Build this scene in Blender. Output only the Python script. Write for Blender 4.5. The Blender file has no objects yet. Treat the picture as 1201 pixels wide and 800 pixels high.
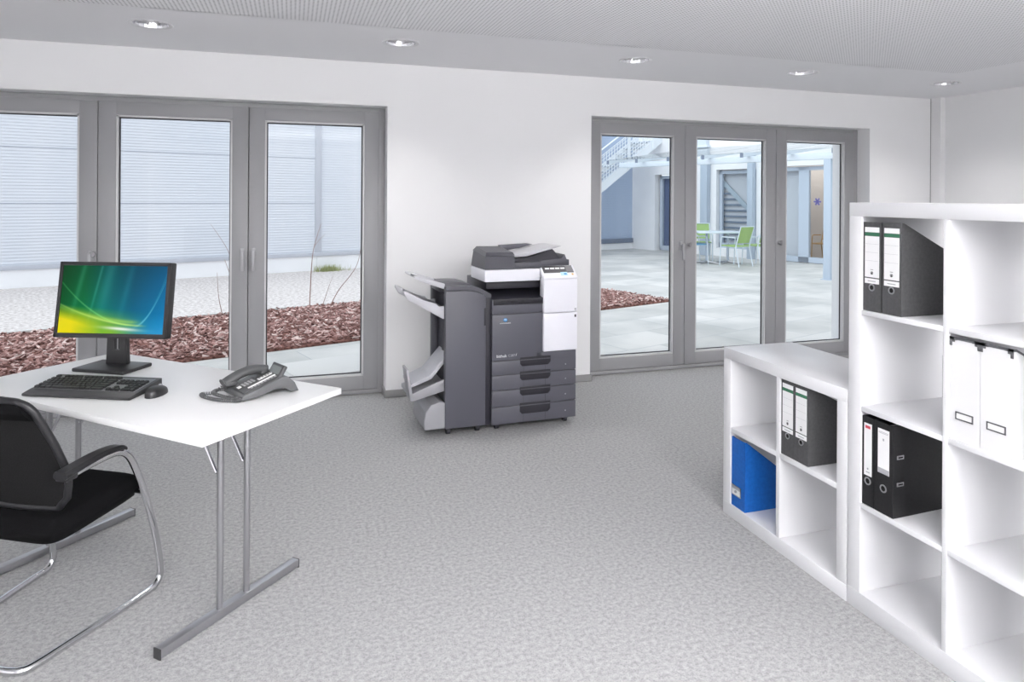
import bpy, bmesh, math, random
from mathutils import Vector, Matrix, Quaternion
random.seed(7)
PI = math.pi
R = math.radians
C = bpy.context.scene.collection
S = bpy.context.scene

# ------------------------------------------------------------------ camera
cam = bpy.data.cameras.new('camera')
cam_o = bpy.data.objects.new('camera', cam); C.objects.link(cam_o)
cam.sensor_width = 36.0
cam.lens = 36.0 * 806.4 / 1201.0
cam.shift_y = -(400.0 - 231.8) / 1201.0
cam.clip_start = 0.05; cam.clip_end = 200
yaw, roll = 0.30968, 0.0064
rx = Vector((math.cos(yaw), -math.sin(yaw), 0)); fw = Vector((math.sin(yaw), math.cos(yaw), 0)); up = Vector((0, 0, 1))
rx2 = rx * math.cos(roll) + up * math.sin(roll)
up2 = up * math.cos(roll) - rx * math.sin(roll)
m = Matrix((rx2, up2, -fw)).transposed().to_4x4()
m.translation = Vector((0, 0, 1.49))
cam_o.matrix_world = m
S.camera = cam_o
S.view_settings.view_transform = 'Standard'
S.view_settings.look = 'None'
S.view_settings.gamma = 1.0
S.view_settings.use_curve_mapping = False
S.view_settings.exposure = -0.08

# ------------------------------------------------------------------ light
w = bpy.data.worlds.new('sky'); S.world = w; w.use_nodes = True
bgn = w.node_tree.nodes['Background']
bgn.inputs['Color'].default_value = (0.87, 0.925, 1.0, 1)
bgn.inputs['Strength'].default_value = 1.56


def area_lamp(name, loc, rot, sx, sy, power, col=(1, 1, 1), parent=None):
    l = bpy.data.lights.new(name, 'AREA'); l.shape = 'RECTANGLE'; l.size = sx; l.size_y = sy
    l.energy = power; l.color = col
    o = bpy.data.objects.new(name, l); o.location = loc; o.rotation_euler = rot; C.objects.link(o)
    if parent: o.parent = parent
    return o


# unseen fill lights added behind, above and beside the camera to brighten the room
area_lamp('rear_window_daylight', (0.9, -2.45, 1.35), (R(90), 0, 0), 6.5, 2.1, 66, (1.0, 0.985, 0.96))
area_lamp('ceiling_luminaire', (-0.9, 0.6, 2.44), (0, 0, 0), 2.6, 1.6, 3, (1, 0.985, 0.97))
area_lamp('ceiling_luminaire', (2.6, 1.3, 2.44), (0, 0, 0), 3.0, 1.4, 6, (1, 0.985, 0.97))
area_lamp('indirect_luminaire', (1.2, -0.9, 1.9), (R(180), 0, 0), 4.0, 1.2, 520, (1, 0.985, 0.955))
area_lamp('side_window_daylight', (-3.4, 1.0, 1.3), (R(90), 0, R(-90)), 4.0, 2.0, 9, (0.97, 0.98, 1.0))


# the brighter side of the overcast sky, very soft
sun = bpy.data.lights.new('bright_overcast', 'SUN'); sun.energy = 1.7; sun.angle = R(70); sun.color = (0.95, 0.98, 1.0)
sun_o = bpy.data.objects.new('bright_overcast', sun); C.objects.link(sun_o)
sun_o.rotation_euler = Vector((math.cos(R(10)) * .8, math.sin(R(10)) * .8, -.62)).to_track_quat('-Z', 'Y').to_euler()


# ------------------------------------------------------------------ materials
def srgb(c):
    return tuple((v / 255 / 12.92 if v / 255 <= 0.04045 else ((v / 255 + 0.055) / 1.055) ** 2.4) for v in c) + (1,)


def mat(name, col, rough=0.5, metal=0.0, spec=0.5, lin=False):
    mm = bpy.data.materials.new(name); mm.use_nodes = True
    p = mm.node_tree.nodes['Principled BSDF']
    p.inputs['Base Color'].default_value = col if lin else srgb(col)
    p.inputs['Roughness'].default_value = rough
    p.inputs['Metallic'].default_value = metal
    p.inputs['Specular IOR Level'].default_value = spec
    return mm


def nd(mm, typ, **kw):
    n = mm.node_tree.nodes.new(typ)
    for k, v in kw.items(): setattr(n, k, v)
    return n


def lk(mm, a, b): mm.node_tree.links.new(a, b)


def add_noise(mm, c1, c2, scale, detail=4, bump=0.0, stretch=(1, 1, 1), lo=0.35, hi=0.65, bdist=0.01):
    p = mm.node_tree.nodes['Principled BSDF']
    tc = nd(mm, 'ShaderNodeTexCoord'); mp = nd(mm, 'ShaderNodeMapping'); mp.inputs['Scale'].default_value = stretch
    n = nd(mm, 'ShaderNodeTexNoise'); n.inputs['Scale'].default_value = scale; n.inputs['Detail'].default_value = detail
    r = nd(mm, 'ShaderNodeValToRGB')
    r.color_ramp.elements[0].position = lo; r.color_ramp.elements[1].position = hi
    r.color_ramp.elements[0].color = srgb(c1); r.color_ramp.elements[1].color = srgb(c2)
    lk(mm, tc.outputs['Object'], mp.inputs['Vector']); lk(mm, mp.outputs['Vector'], n.inputs['Vector'])
    lk(mm, n.outputs['Fac'], r.inputs['Fac']); lk(mm, r.outputs['Color'], p.inputs['Base Color'])
    if bump:
        b = nd(mm, 'ShaderNodeBump'); b.inputs['Strength'].default_value = bump; b.inputs['Distance'].default_value = bdist
        lk(mm, n.outputs['Fac'], b.inputs['Height']); lk(mm, b.outputs['Normal'], p.inputs['Normal'])
    return mm


M = {}
M['paint'] = mat('white_wall_paint', (235, 235, 237), 0.75, spec=0.25)
M['ceiling'] = mat('ceiling_paint', (238, 238, 241), 0.85, spec=0.2)
M['base'] = mat('baseboard_grey', (142, 142, 143), 0.55)
M['frame'] = mat('frame_grey', (151, 151, 154), 0.45, spec=0.35)
M['bead'] = mat('bead_light', (196, 196, 198), 0.4)
M['gasket'] = mat('gasket_black', (52, 52, 56), 0.6)
M['alu'] = mat('brushed_aluminium', (190, 190, 193), 0.35, 0.9)
M['handle'] = mat('handle_grey', (164, 164, 168), 0.5, 0.3)
M['knobmetal'] = mat('knob_metal', (150, 150, 153), 0.3, 0.9)
M['chrome'] = mat('chrome', (215, 215, 218), 0.12, 1.0)
M['satin'] = mat('satin_steel', (168, 168, 172), 0.32, 0.85)
M['desk'] = mat('desk_white', (228, 228, 229), 0.35, spec=0.4)
M['shelf'] = mat('shelf_white', (225, 225, 228), 0.3, spec=0.45)
M['blackplastic'] = mat('black_plastic', (40, 40, 42), 0.42)
M['keycap'] = mat('keycap_black', (42, 42, 44), 0.5)
M['kbase'] = mat('keyboard_base', (58, 58, 60), 0.45)
M['kbed'] = mat('key_bed_grey', (118, 118, 121), 0.4)
M['darkcap'] = mat('dark_end_cap', (62, 62, 64), 0.5)
M['fabric'] = add_noise(mat('black_fabric', (14, 14, 16), 0.92, spec=0.12), (9, 9, 11), (20, 20, 22), 500, 2, 0.2, bdist=0.002)
M['mesh'] = add_noise(mat('black_mesh_fabric', (24, 24, 25), 0.85, spec=0.2), (17, 17, 18), (33, 33, 34), 420, 2, 0.25, bdist=0.002)
M['chairplastic'] = mat('chair_plastic', (32, 32, 35), 0.38)
M['phone'] = mat('phone_grey', (94, 95, 97), 0.45)
M['phonedark'] = mat('phone_dark_grey', (76, 77, 79), 0.45)
M['phonekey'] = mat('phone_key', (150, 150, 152), 0.4)
M['paper'] = mat('paper_white', (236, 236, 236), 0.6)
M['lcd'] = mat('lcd_grey', (128, 132, 132), 0.25)
M['pr_dark'] = mat('printer_dark_grey', (79, 79, 87), 0.42, spec=0.45)
M['pr_mid'] = mat('printer_mid_grey', (86, 86, 95), 0.42, spec=0.45)
M['pr_black'] = mat('printer_black', (44, 43, 52), 0.5)
M['pr_white'] = mat('printer_white', (234, 234, 242), 0.35)
M['pr_light'] = mat('printer_light_grey', (188, 188, 194), 0.4)
M['pr_grey'] = mat('printer_tray_grey', (150, 150, 155), 0.42)
M['pr_plate'] = mat('printer_tray_plate', (118, 118, 124), 0.45)
M['recess'] = mat('printer_recess', (32, 31, 40), 0.6)
M['txt_white'] = mat('print_white', (235, 235, 238), 0.5)
M['txt_grey'] = mat('print_grey', (170, 170, 176), 0.5)
M['txt_dark'] = mat('print_dark', (70, 70, 72), 0.5)
M['logo_blue'] = mat('logo_blue', (20, 128, 190), 0.4)
M['pale_blue'] = mat('pale_blue', (170, 214, 236), 0.4)
M['amber'] = mat('amber', (226, 186, 96), 0.4)
M['binder'] = add_noise(mat('binder_grey', (78, 78, 80), 0.6, spec=0.3), (75, 75, 77), (83, 83, 85), 90)
M['binder_black'] = add_noise(mat('binder_black', (26, 26, 28), 0.45, spec=0.4), (22, 22, 24), (31, 31, 33), 120)
M['label'] = mat('label_white', (240, 240, 241), 0.55)
M['green'] = mat('label_green', (52, 112, 84), 0.55)
M['red'] = mat('label_red', (206, 84, 96), 0.55)
M['blue'] = add_noise(mat('file_blue', (16, 92, 176), 0.5, spec=0.35), (14, 88, 170), (20, 97, 182), 60)
M['hole'] = mat('hole_black', (8, 8, 8), 0.8)
M['boxwhite'] = mat('box_white', (226, 226, 228), 0.5)
M['boxmetal'] = mat('box_metal', (122, 122, 126), 0.4, 0.7)


def carpet():
    mm = mat('grey_carpet', (165, 165, 167), 0.95, spec=0.08)
    p = mm.node_tree.nodes['Principled BSDF']
    tc = nd(mm, 'ShaderNodeTexCoord')
    def noise(scale, detail, c1, c2, lo, hi):
        n = nd(mm, 'ShaderNodeTexNoise'); n.inputs['Scale'].default_value = scale; n.inputs['Detail'].default_value = detail; n.inputs['Roughness'].default_value = 0.65
        lk(mm, tc.outputs['Object'], n.inputs['Vector'])
        r = nd(mm, 'ShaderNodeValToRGB'); r.color_ramp.elements[0].position = lo; r.color_ramp.elements[1].position = hi
        r.color_ramp.elements[0].color = c1; r.color_ramp.elements[1].color = c2
        lk(mm, n.outputs['Fac'], r.inputs['Fac']); return r, n
    r1, n1 = noise(62, 6, srgb((145, 145, 146)), srgb((179, 179, 180)), 0.33, 0.67)
    r2, n2 = noise(210, 4, (0.60, 0.60, 0.61, 1), (1.04, 1.04, 1.04, 1), 0.31, 0.49)
    mx = nd(mm, 'ShaderNodeMixRGB', blend_type='MULTIPLY'); mx.inputs['Fac'].default_value = 0.9
    lk(mm, r1.outputs['Color'], mx.inputs['Color1']); lk(mm, r2.outputs['Color'], mx.inputs['Color2'])
    lk(mm, mx.outputs['Color'], p.inputs['Base Color'])
    b = nd(mm, 'ShaderNodeBump'); b.inputs['Strength'].default_value = 0.05; b.inputs['Distance'].default_value = 0.003
    lk(mm, n2.outputs['Fac'], b.inputs['Height']); lk(mm, b.outputs['Normal'], p.inputs['Normal'])
    return mm


def perforated():
    mm = mat('perforated_board', (238, 238, 241), 0.85, spec=0.2)
    p = mm.node_tree.nodes['Principled BSDF']
    tc = nd(mm, 'ShaderNodeTexCoord'); mp = nd(mm, 'ShaderNodeMapping'); mp.inputs['Scale'].default_value = (1 / 0.022,) * 3
    lk(mm, tc.outputs['Object'], mp.inputs['Vector'])
    fr = nd(mm, 'ShaderNodeVectorMath', operation='FRACTION'); lk(mm, mp.outputs['Vector'], fr.inputs[0])
    sb = nd(mm, 'ShaderNodeVectorMath', operation='SUBTRACT'); sb.inputs[1].default_value = (0.5, 0.5, 0); lk(mm, fr.outputs[0], sb.inputs[0])
    mu = nd(mm, 'ShaderNodeVectorMath', operation='MULTIPLY'); mu.inputs[1].default_value = (1, 1, 0); lk(mm, sb.outputs[0], mu.inputs[0])
    ln = nd(mm, 'ShaderNodeVectorMath', operation='LENGTH'); lk(mm, mu.outputs[0], ln.inputs[0])
    r = nd(mm, 'ShaderNodeValToRGB'); e = r.color_ramp.elements
    e[0].position = 0.21; e[1].position = 0.27; e[0].color = srgb((172, 172, 176)); e[1].color = srgb((240, 240, 243))
    lk(mm, ln.outputs['Value'], r.inputs['Fac']); lk(mm, r.outputs['Color'], p.inputs['Base Color'])
    return mm


def glass():
    mm = bpy.data.materials.new('window_glass'); mm.use_nodes = True
    nt = mm.node_tree; nt.nodes.clear()
    out = nd(mm, 'ShaderNodeOutputMaterial'); mix = nd(mm, 'ShaderNodeMixShader')
    tr = nd(mm, 'ShaderNodeBsdfTransparent'); tr.inputs['Color'].default_value = (0.97, 0.985, 0.985, 1)
    gl = nd(mm, 'ShaderNodeBsdfGlossy'); gl.inputs['Roughness'].default_value = 0.0
    lw = nd(mm, 'ShaderNodeLayerWeight'); lw.inputs['Blend'].default_value = 0.5
    pw = nd(mm, 'ShaderNodeMath', operation='POWER'); pw.inputs[1].default_value = 5
    ma = nd(mm, 'ShaderNodeMath', operation='MULTIPLY_ADD'); ma.inputs[1].default_value = 0.9; ma.inputs[2].default_value = 0.008
    lk(mm, lw.outputs['Facing'], pw.inputs[0]); lk(mm, pw.outputs[0], ma.inputs[0]); lk(mm, ma.outputs[0], mix.inputs['Fac'])
    lk(mm, tr.outputs[0], mix.inputs[1]); lk(mm, gl.outputs[0], mix.inputs[2]); lk(mm, mix.outputs[0], out.inputs['Surface'])
    return mm


def paving():
    mm = mat('paving_slabs', (205, 208, 212), 0.55, spec=0.35)
    p = mm.node_tree.nodes['Principled BSDF']
    tc = nd(mm, 'ShaderNodeTexCoord')
    br = nd(mm, 'ShaderNodeTexBrick'); br.offset = 0.5
    br.inputs['Scale'].default_value = 1.0; br.inputs['Brick Width'].default_value = 0.9; br.inputs['Row Height'].default_value = 0.6
    br.inputs['Mortar Size'].default_value = 0.006; br.inputs['Mortar Smooth'].default_value = 0.3
    br.inputs['Color1'].default_value = srgb((212, 209, 206)); br.inputs['Color2'].default_value = srgb((190, 188, 185)); br.inputs['Mortar'].default_value = srgb((168, 171, 174))
    lk(mm, tc.outputs['Object'], br.inputs['Vector'])
    n = nd(mm, 'ShaderNodeTexNoise'); n.inputs['Scale'].default_value = 1.3; n.inputs['Detail'].default_value = 6
    lk(mm, tc.outputs['Object'], n.inputs['Vector'])
    r = nd(mm, 'ShaderNodeValToRGB'); r.color_ramp.elements[0].position = 0.35; r.color_ramp.elements[1].position = 0.62
    r.color_ramp.elements[0].color = (0.80, 0.82, 0.83, 1); r.color_ramp.elements[1].color = (1.05, 1.05, 1.05, 1)
    lk(mm, n.outputs['Fac'], r.inputs['Fac'])
    mx = nd(mm, 'ShaderNodeMixRGB', blend_type='MULTIPLY'); mx.inputs['Fac'].default_value = 1
    lk(mm, br.outputs['Color'], mx.inputs['Color1']); lk(mm, r.outputs['Color'], mx.inputs['Color2'])
    lk(mm, mx.outputs['Color'], p.inputs['Base Color'])
    return mm


def vcol(name, rough=0.5, emit=0.0):
    mm = mat(name, (200, 200, 200), rough)
    p = mm.node_tree.nodes['Principled BSDF']
    a = nd(mm, 'ShaderNodeVertexColor'); a.layer_name = 'col'
    if emit:
        p.inputs['Base Color'].default_value = (0.004, 0.004, 0.004, 1); p.inputs['Specular IOR Level'].default_value = 0.06
        lk(mm, a.outputs['Color'], p.inputs['Emission Color']); p.inputs['Emission Strength'].default_value = emit
    else:
        lk(mm, a.outputs['Color'], p.inputs['Base Color'])
    return mm


def emis(name, col, st):
    mm = mat(name, col, 0.5); p = mm.node_tree.nodes['Principled BSDF']
    p.inputs['Emission Color'].default_value = srgb(col); p.inputs['Emission Strength'].default_value = st
    return mm


M['carpet'] = carpet(); M['perf'] = perforated(); M['glass'] = glass(); M['paving'] = paving()
M['screen'] = vcol('lit_screen', 0.3, 1.0)
M['lampglow'] = emis('lamp_glow', (255, 252, 246), 0.9)
M['reflector'] = mat('lamp_reflector', (235, 235, 238), 0.15, 0.9)
M['ring'] = mat('lamp_ring', (226, 226, 229), 0.4)
M['cladding'] = add_noise(mat('cladding_pale', (214, 217, 224), 0.5, spec=0.3), (211, 215, 223), (218, 220, 226), 1.2, stretch=(1, 1, 0.1))
M['cladding_blue'] = add_noise(mat('cladding_blue_grey', (176, 192, 214), 0.5), (172, 188, 211), (181, 196, 218), 1.2, stretch=(1, 1, 0.1))  # hall cladding with the shade around the stair put into its colour
M['trimblue'] = mat('metal_trim_blue_grey', (184, 187, 196), 0.5)
M['darktrim'] = mat('metal_trim_dark', (118, 128, 146), 0.5)
M['plaster'] = add_noise(mat('white_plaster', (240, 240, 242), 0.85, spec=0.2), (238, 238, 240), (242, 242, 244), 2)
M['gravel'] = add_noise(mat('pale_gravel', (200, 195, 190), 0.9, spec=0.1), (176, 168, 165), (222, 216, 214), 22, 8, 0.22, lo=0.33, hi=0.62, bdist=0.02)
M['concrete'] = mat('kerb_concrete', (205, 203, 201), 0.85)
M['soil'] = add_noise(mat('bark_soil', (110, 74, 68), 0.95, spec=0.05), (84, 56, 50), (150, 108, 100), 30, 5)
M['bark'] = vcol('bark_chip', 0.9)
M['twig'] = mat('twig_brown', (150, 122, 112), 0.8)
M['grass'] = mat('grass_green', (158, 164, 112), 0.8)
M['pergola'] = mat('pergola_blue_white', (212, 220, 228), 0.5)
M['pergola_post'] = mat('pergola_post_blue', (178, 190, 204), 0.5)
M['stairmetal'] = mat('stair_metal', (232, 237, 242), 0.45, 0.0)
M['tread'] = mat('stair_tread', (172, 182, 194), 0.5)
M['extframe'] = mat('exterior_frame_blue_grey', (186, 196, 210), 0.45)
M['room_beige'] = mat('interior_beige', (212, 204, 200), 0.8)
M['blind'] = mat('blind_grey', (206, 206, 214), 0.7)  # tone of the hall's reflection in the panes
M['blindblue'] = mat('blind_blue_grey', (104, 116, 150), 0.6)
M['chairgreen'] = mat('chair_green', (152, 182, 112), 0.55)
M['chairmetal'] = mat('chair_pale_metal', (214, 224, 232), 0.4, 0.2)
M['chairblue'] = mat('chair_blue', (96, 150, 188), 0.55)
M['wood'] = add_noise(mat('pale_wood', (196, 158, 108), 0.6), (184, 146, 96), (206, 170, 122), 14, 3, stretch=(1, 1, 6))
M['sticker'] = mat('sticker_violet', (110, 104, 170), 0.5)


# ------------------------------------------------------------------ mesh helpers
class MB:
    def __init__(self):
        self.bm = bmesh.new(); self.mi = 0

    def _fin(self, verts, Mx):
        if Mx is not None: bmesh.ops.transform(self.bm, matrix=Mx, verts=verts)

    def box(self, x0, x1, y0, y1, z0, z1, bev=0, seg=2, Mx=None):
        bm = self.bm
        r = bmesh.ops.create_cube(bm, size=1)
        vs = r['verts']
        for v in vs:
            v.co = Vector((x0 + (v.co.x + .5) * (x1 - x0), y0 + (v.co.y + .5) * (y1 - y0), z0 + (v.co.z + .5) * (z1 - z0)))
        fs = set(f for v in vs for f in v.link_faces)
        for f in fs: f.material_index = self.mi
        if bev > 0:
            b = min(bev, .49 * min(abs(x1 - x0), abs(y1 - y0), abs(z1 - z0)))
            es = list(set(e for v in vs for e in v.link_edges))
            rr = bmesh.ops.bevel(bm, geom=es, offset=b, segments=seg, profile=.5, affect='EDGES')
            vs = list(set(v for f in rr['faces'] for v in f.verts) | set(v for v in vs if v.is_valid))
            for f in rr['faces']: f.material_index = self.mi
        self._fin(vs, Mx)
        return self

    def prism(self, poly, a0, a1, axis='x', bev=0, seg=2, Mx=None):
        # poly: 2d points; axis x -> (y,z), y -> (x,z), z -> (x,y)
        bm = self.bm
        def P(p, a):
            return {'x': (a, p[0], p[1]), 'y': (p[0], a, p[1]), 'z': (p[0], p[1], a)}[axis]
        A = [bm.verts.new(P(p, a0)) for p in poly]; B = [bm.verts.new(P(p, a1)) for p in poly]
        fs = [bm.faces.new(A), bm.faces.new(list(reversed(B)))]
        n = len(poly)
        for i in range(n): fs.append(bm.faces.new((A[i], B[i], B[(i + 1) % n], A[(i + 1) % n])))
        bmesh.ops.recalc_face_normals(bm, faces=fs)
        for f in fs: f.material_index = self.mi
        vs = A + B
        if bev > 0:
            es = list(set(e for f in fs for e in f.edges))
            rr = bmesh.ops.bevel(bm, geom=es, offset=bev, segments=seg, profile=.5, affect='EDGES')
            vs = list(set(v for f in rr['faces'] for v in f.verts) | set(v for v in vs if v.is_valid))
            for f in rr['faces']: f.material_index = self.mi
        self._fin(vs, Mx)
        return self

    def tube(self, pts, r, seg=10, closed=False, Mx=None, sx=1.0, cap=True):
        bm = self.bm
        pts = [Vector(p) for p in pts]; n = len(pts)
        rs = r if isinstance(r, (list, tuple)) else [r] * n
        rings = []; nrm = None
        for i, p in enumerate(pts):
            if closed: t = (pts[(i + 1) % n] - pts[i - 1])
            else: t = pts[min(i + 1, n - 1)] - pts[max(i - 1, 0)]
            t.normalize()
            if nrm is None:
                nrm = t.orthogonal().normalized()
                if abs(t.z) < .9: nrm = (Vector((0, 0, 1)) - t * t.z).normalized()
            else:
                nrm = (nrm - t * nrm.dot(t)).normalized()
            b = t.cross(nrm)
            rings.append([bm.verts.new(p + (nrm * math.cos(2 * PI * k / seg) + b * math.sin(2 * PI * k / seg) * sx) * rs[i]) for k in range(seg)])
        fs = []
        for i in range(n if closed else n - 1):
            a, b = rings[i], rings[(i + 1) % n]
            for k in range(seg): fs.append(bm.faces.new((a[k], a[(k + 1) % seg], b[(k + 1) % seg], b[k])))
        if not closed and cap:
            fs.append(bm.faces.new(list(reversed(rings[0])))); fs.append(bm.faces.new(rings[-1]))
        for f in fs: f.material_index = self.mi
        self._fin([v for q in rings for v in q], Mx)
        return self

    def lathe(self, prof, c=(0, 0, 0), seg=24, Mx=None, cap=True):
        bm = self.bm
        rings = [[bm.verts.new((c[0] + r * math.cos(2 * PI * k / seg), c[1] + r * math.sin(2 * PI * k / seg), c[2] + z)) for k in range(seg)] for r, z in prof]
        fs = []
        for a, b in zip(rings, rings[1:]):
            for k in range(seg): fs.append(bm.faces.new((a[k], a[(k + 1) % seg], b[(k + 1) % seg], b[k])))
        if cap:
            fs.append(bm.faces.new(list(reversed(rings[0])))); fs.append(bm.faces.new(rings[-1]))
        bmesh.ops.recalc_face_normals(bm, faces=fs)
        for f in fs: f.material_index = self.mi
        self._fin([v for q in rings for v in q], Mx)
        return self

    def grid(self, fn, nu, nv):
        bm = self.bm
        V = [[bm.verts.new(fn(i / nu, j / nv)) for j in range(nv + 1)] for i in range(nu + 1)]
        for i in range(nu):
            for j in range(nv):
                f = bm.faces.new((V[i][j], V[i + 1][j], V[i + 1][j + 1], V[i][j + 1])); f.material_index = self.mi
        return V

    def shell(self, fnA, fnB, nu, nv):
        # closed body between two sheets
        bm = self.bm
        A = self.grid(fnA, nu, nv); B = self.grid(fnB, nu, nv)
        def quad(*q):
            f = bm.faces.new(q); f.material_index = self.mi
        for i in range(nu):
            quad(A[i][0], A[i + 1][0], B[i + 1][0], B[i][0]); quad(A[i][nv], A[i + 1][nv], B[i + 1][nv], B[i][nv])
        for j in range(nv):
            quad(A[0][j], A[0][j + 1], B[0][j + 1], B[0][j]); quad(A[nu][j], A[nu][j + 1], B[nu][j + 1], B[nu][j])
        bmesh.ops.recalc_face_normals(bm, faces=bm.faces)
        return self

    def build(self, name, mats, parent=None, loc=None, rotz=None, sharp=35, smooth=True):
        me = bpy.data.meshes.new(name); self.bm.to_mesh(me); self.bm.free()
        for mm in (mats if isinstance(mats, (list, tuple)) else [mats]): me.materials.append(mm)
        if smooth:
            for p in me.polygons: p.use_smooth = True
            me.set_sharp_from_angle(angle=R(sharp))
        o = bpy.data.objects.new(name, me); C.objects.link(o)
        if parent: o.parent = parent
        if loc: o.location = loc
        if rotz is not None: o.rotation_euler = (0, 0, rotz)
        return o


def tag(o, label=None, cat=None, group=None, kind=None):
    if label: o['label'] = label
    if cat: o['category'] = cat
    if group: o['group'] = group
    if kind: o['kind'] = kind
    return o


def thing(name, label, cat, loc=(0, 0, 0), rotz=0, group=None):
    o = bpy.data.objects.new(name, None); C.objects.link(o)
    o.empty_display_size = .1
    o.location = loc; o.rotation_euler = (0, 0, rotz)
    return tag(o, label, cat, group)


def struct(o, label=None, cat=None):
    return tag(o, label, cat, None, 'structure')


def dup(root, loc, rotz, label=None, group=None):
    r = root.copy(); C.objects.link(r); r.location = loc; r.rotation_euler = (0, 0, rotz)
    if label: r['label'] = label
    if group: r['group'] = group
    def rec(src, dst):
        for ch in list(src.children):
            c = ch.copy(); C.objects.link(c); c.parent = dst
            rec(ch, c)
    rec(root, r)
    return r


def text(name, body, size, mm, parent, Mx, ext=0.0004, align='LEFT', shear=0.0, spacing=1.0):
    cu = bpy.data.curves.new(name, 'FONT'); cu.body = body; cu.size = size; cu.extrude = ext; cu.align_x = align; cu.shear = shear
    cu.space_character = spacing; cu.resolution_u = 3
    t = bpy.data.objects.new(name, cu); C.objects.link(t)
    dg = bpy.context.evaluated_depsgraph_get()
    me = bpy.data.meshes.new_from_object(t.evaluated_get(dg))
    bpy.data.objects.remove(t); bpy.data.curves.remove(cu)
    me.name = name; me.materials.clear(); me.materials.append(mm); me.transform(Mx)
    o = bpy.data.objects.new(name, me); C.objects.link(o); o.parent = parent
    return o


def cat_rom(P, n=8, closed=False):
    P = [Vector(p) for p in P]; out = []
    L = len(P)
    for i in range(L if closed else L - 1):
        p0 = P[i - 1] if (closed or i > 0) else P[0]; p1 = P[i]; p2 = P[(i + 1) % L]; p3 = P[(i + 2) % L] if (closed or i + 2 < L) else P[-1]
        for k in range(n):
            t = k / n
            out.append(.5 * ((2 * p1) + (-p0 + p2) * t + (2 * p0 - 5 * p1 + 4 * p2 - p3) * t * t + (-p0 + 3 * p1 - 3 * p2 + p3) * t ** 3))
    if not closed: out.append(P[-1])
    return out


def fillet(P, r, n=6):
    # polyline with rounded corners
    P = [Vector(p) for p in P]; out = [P[0]]
    for i in range(1, len(P) - 1):
        a, b, c = P[i - 1], P[i], P[i + 1]
        d1 = (a - b); d2 = (c - b); rr = min(r, .49 * d1.length, .49 * d2.length)
        p = b + d1.normalized() * rr; q = b + d2.normalized() * rr
        for k in range(n + 1):
            t = k / n; out.append(p * (1 - t) ** 2 + b * 2 * t * (1 - t) + q * t * t)
    out.append(P[-1])
    return out


# ================================================================== SETTING
YW, YO = 5.14, 5.58           # back wall: inner and outer face
ZC, ZO = 2.478, 2.162         # ceiling, top of the door openings
XL, XR, YF = -3.6, 5.985, -2.6
OPEN = [(-2.19, 0.672), (2.32, 5.18)]
FY = 5.285                    # front face of the door frames
b = MB(); b.box(XL - .2, XR + .2, YF - .2, YW + .14, -.12, 0)
struct(b.build('floor', M['carpet']), 'light grey speckled carpet floor of the office', 'floor')

b = MB()
b.box(XL - .2, OPEN[0][0], YW, YO, 0, ZC + .2); b.box(OPEN[0][1], OPEN[1][0], YW, YO, 0, ZC + .2); b.box(OPEN[1][1], XR + .2, YW, YO, 0, ZC + .2)
for (a, c) in OPEN:
    b.box(a, c, YW, YO, ZO, ZC + .2)
# the outer insulation layer narrows each opening
b.box(OPEN[1][1] - .028, OPEN[1][1] + .05, 5.40, YO - .001, 0.0, ZO)
struct(b.build('wall_back', M['paint']), 'white wall with two wide grey door openings', 'wall')
b = MB(); b.box(XR, XR + .2, YF - .2, YW + .02, 0, ZC + .2)
struct(b.build('wall_right', M['paint']), 'white side wall behind the tall shelf', 'wall')
b = MB(); b.box(XL - .2, XL, YF - .2, YW + .02, 0, ZC + .2); struct(b.build('wall_left', M['paint']), 'white side wall left of the desk', 'wall')
b = MB(); b.box(XL - .2, XR + .2, YF - .2, YF, 0, ZC + .2); struct(b.build('wall_front', M['paint']), 'white wall behind the photographer', 'wall')
b = MB(); b.box(5.925, XR + .001, 5.035, YW + .001, 0, ZC + .01)
struct(b.build('trim_3', M['paint']), 'narrow white boxed-in pipe in the corner of the room', 'trim')
b = MB(); b.box(5.921, 5.925, 5.136, YW + .001, 0, ZC + .01)
struct(b.build('trim_4', M['base']), 'thin grey shadow joint beside the corner box', 'trim')

LAMPS = [-.783, .66, 2.335, 3.785, 5.26]
LY, LR = 4.42, .098
b = MB(); bm = b.bm
def zface(pts, z=ZC):
    f = bm.faces.new([bm.verts.new((x, y, z)) for x, y in pts])
xs = [XL - .2] + [v for l in LAMPS for v in (l - .18, l + .18)] + [XR + .2]
for i in range(0, len(xs), 2): zface([(xs[i], 4.04), (xs[i], YW + .2), (xs[i + 1], YW + .2), (xs[i + 1], 4.04)])
for l in LAMPS:
    zface([(l - .18, 4.04), (l - .18, LY - .18), (l + .18, LY - .18), (l + .18, 4.04)])
    zface([(l - .18, LY + .18), (l - .18, YW + .2), (l + .18, YW + .2), (l + .18, LY + .18)])
    n = 32
    ring = [(l + LR * math.cos(2 * PI * k / n), LY + LR * math.sin(2 * PI * k / n)) for k in range(n)]
    def sq(k):
        a = 2 * PI * k / n; s_ = .18 / max(abs(math.cos(a)), abs(math.sin(a)))
        return (l + s_ * math.cos(a), LY + s_ * math.sin(a))
    for k in range(n):
        zface([ring[k], sq(k), sq(k + 1), ring[(k + 1) % n]])
zface([(4.93, YF - .2), (4.93, 4.04), (XR + .2, 4.04), (XR + .2, YF - .2)])
bmesh.ops.remove_doubles(bm, verts=bm.verts, dist=.0005)
bmesh.ops.recalc_face_normals(bm, faces=bm.faces)
b.box(XL - .2, XR + .2, YF - .2, YW + .2, ZC + .16, ZC + .2)
struct(b.build('ceiling', M['ceiling'], smooth=False), 'smooth white ceiling border with round downlights', 'ceiling')
b = MB(); b.box(XL - .2, 4.9295, YF - .2, 4.0395, ZC + .0015, ZC + .05)
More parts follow.
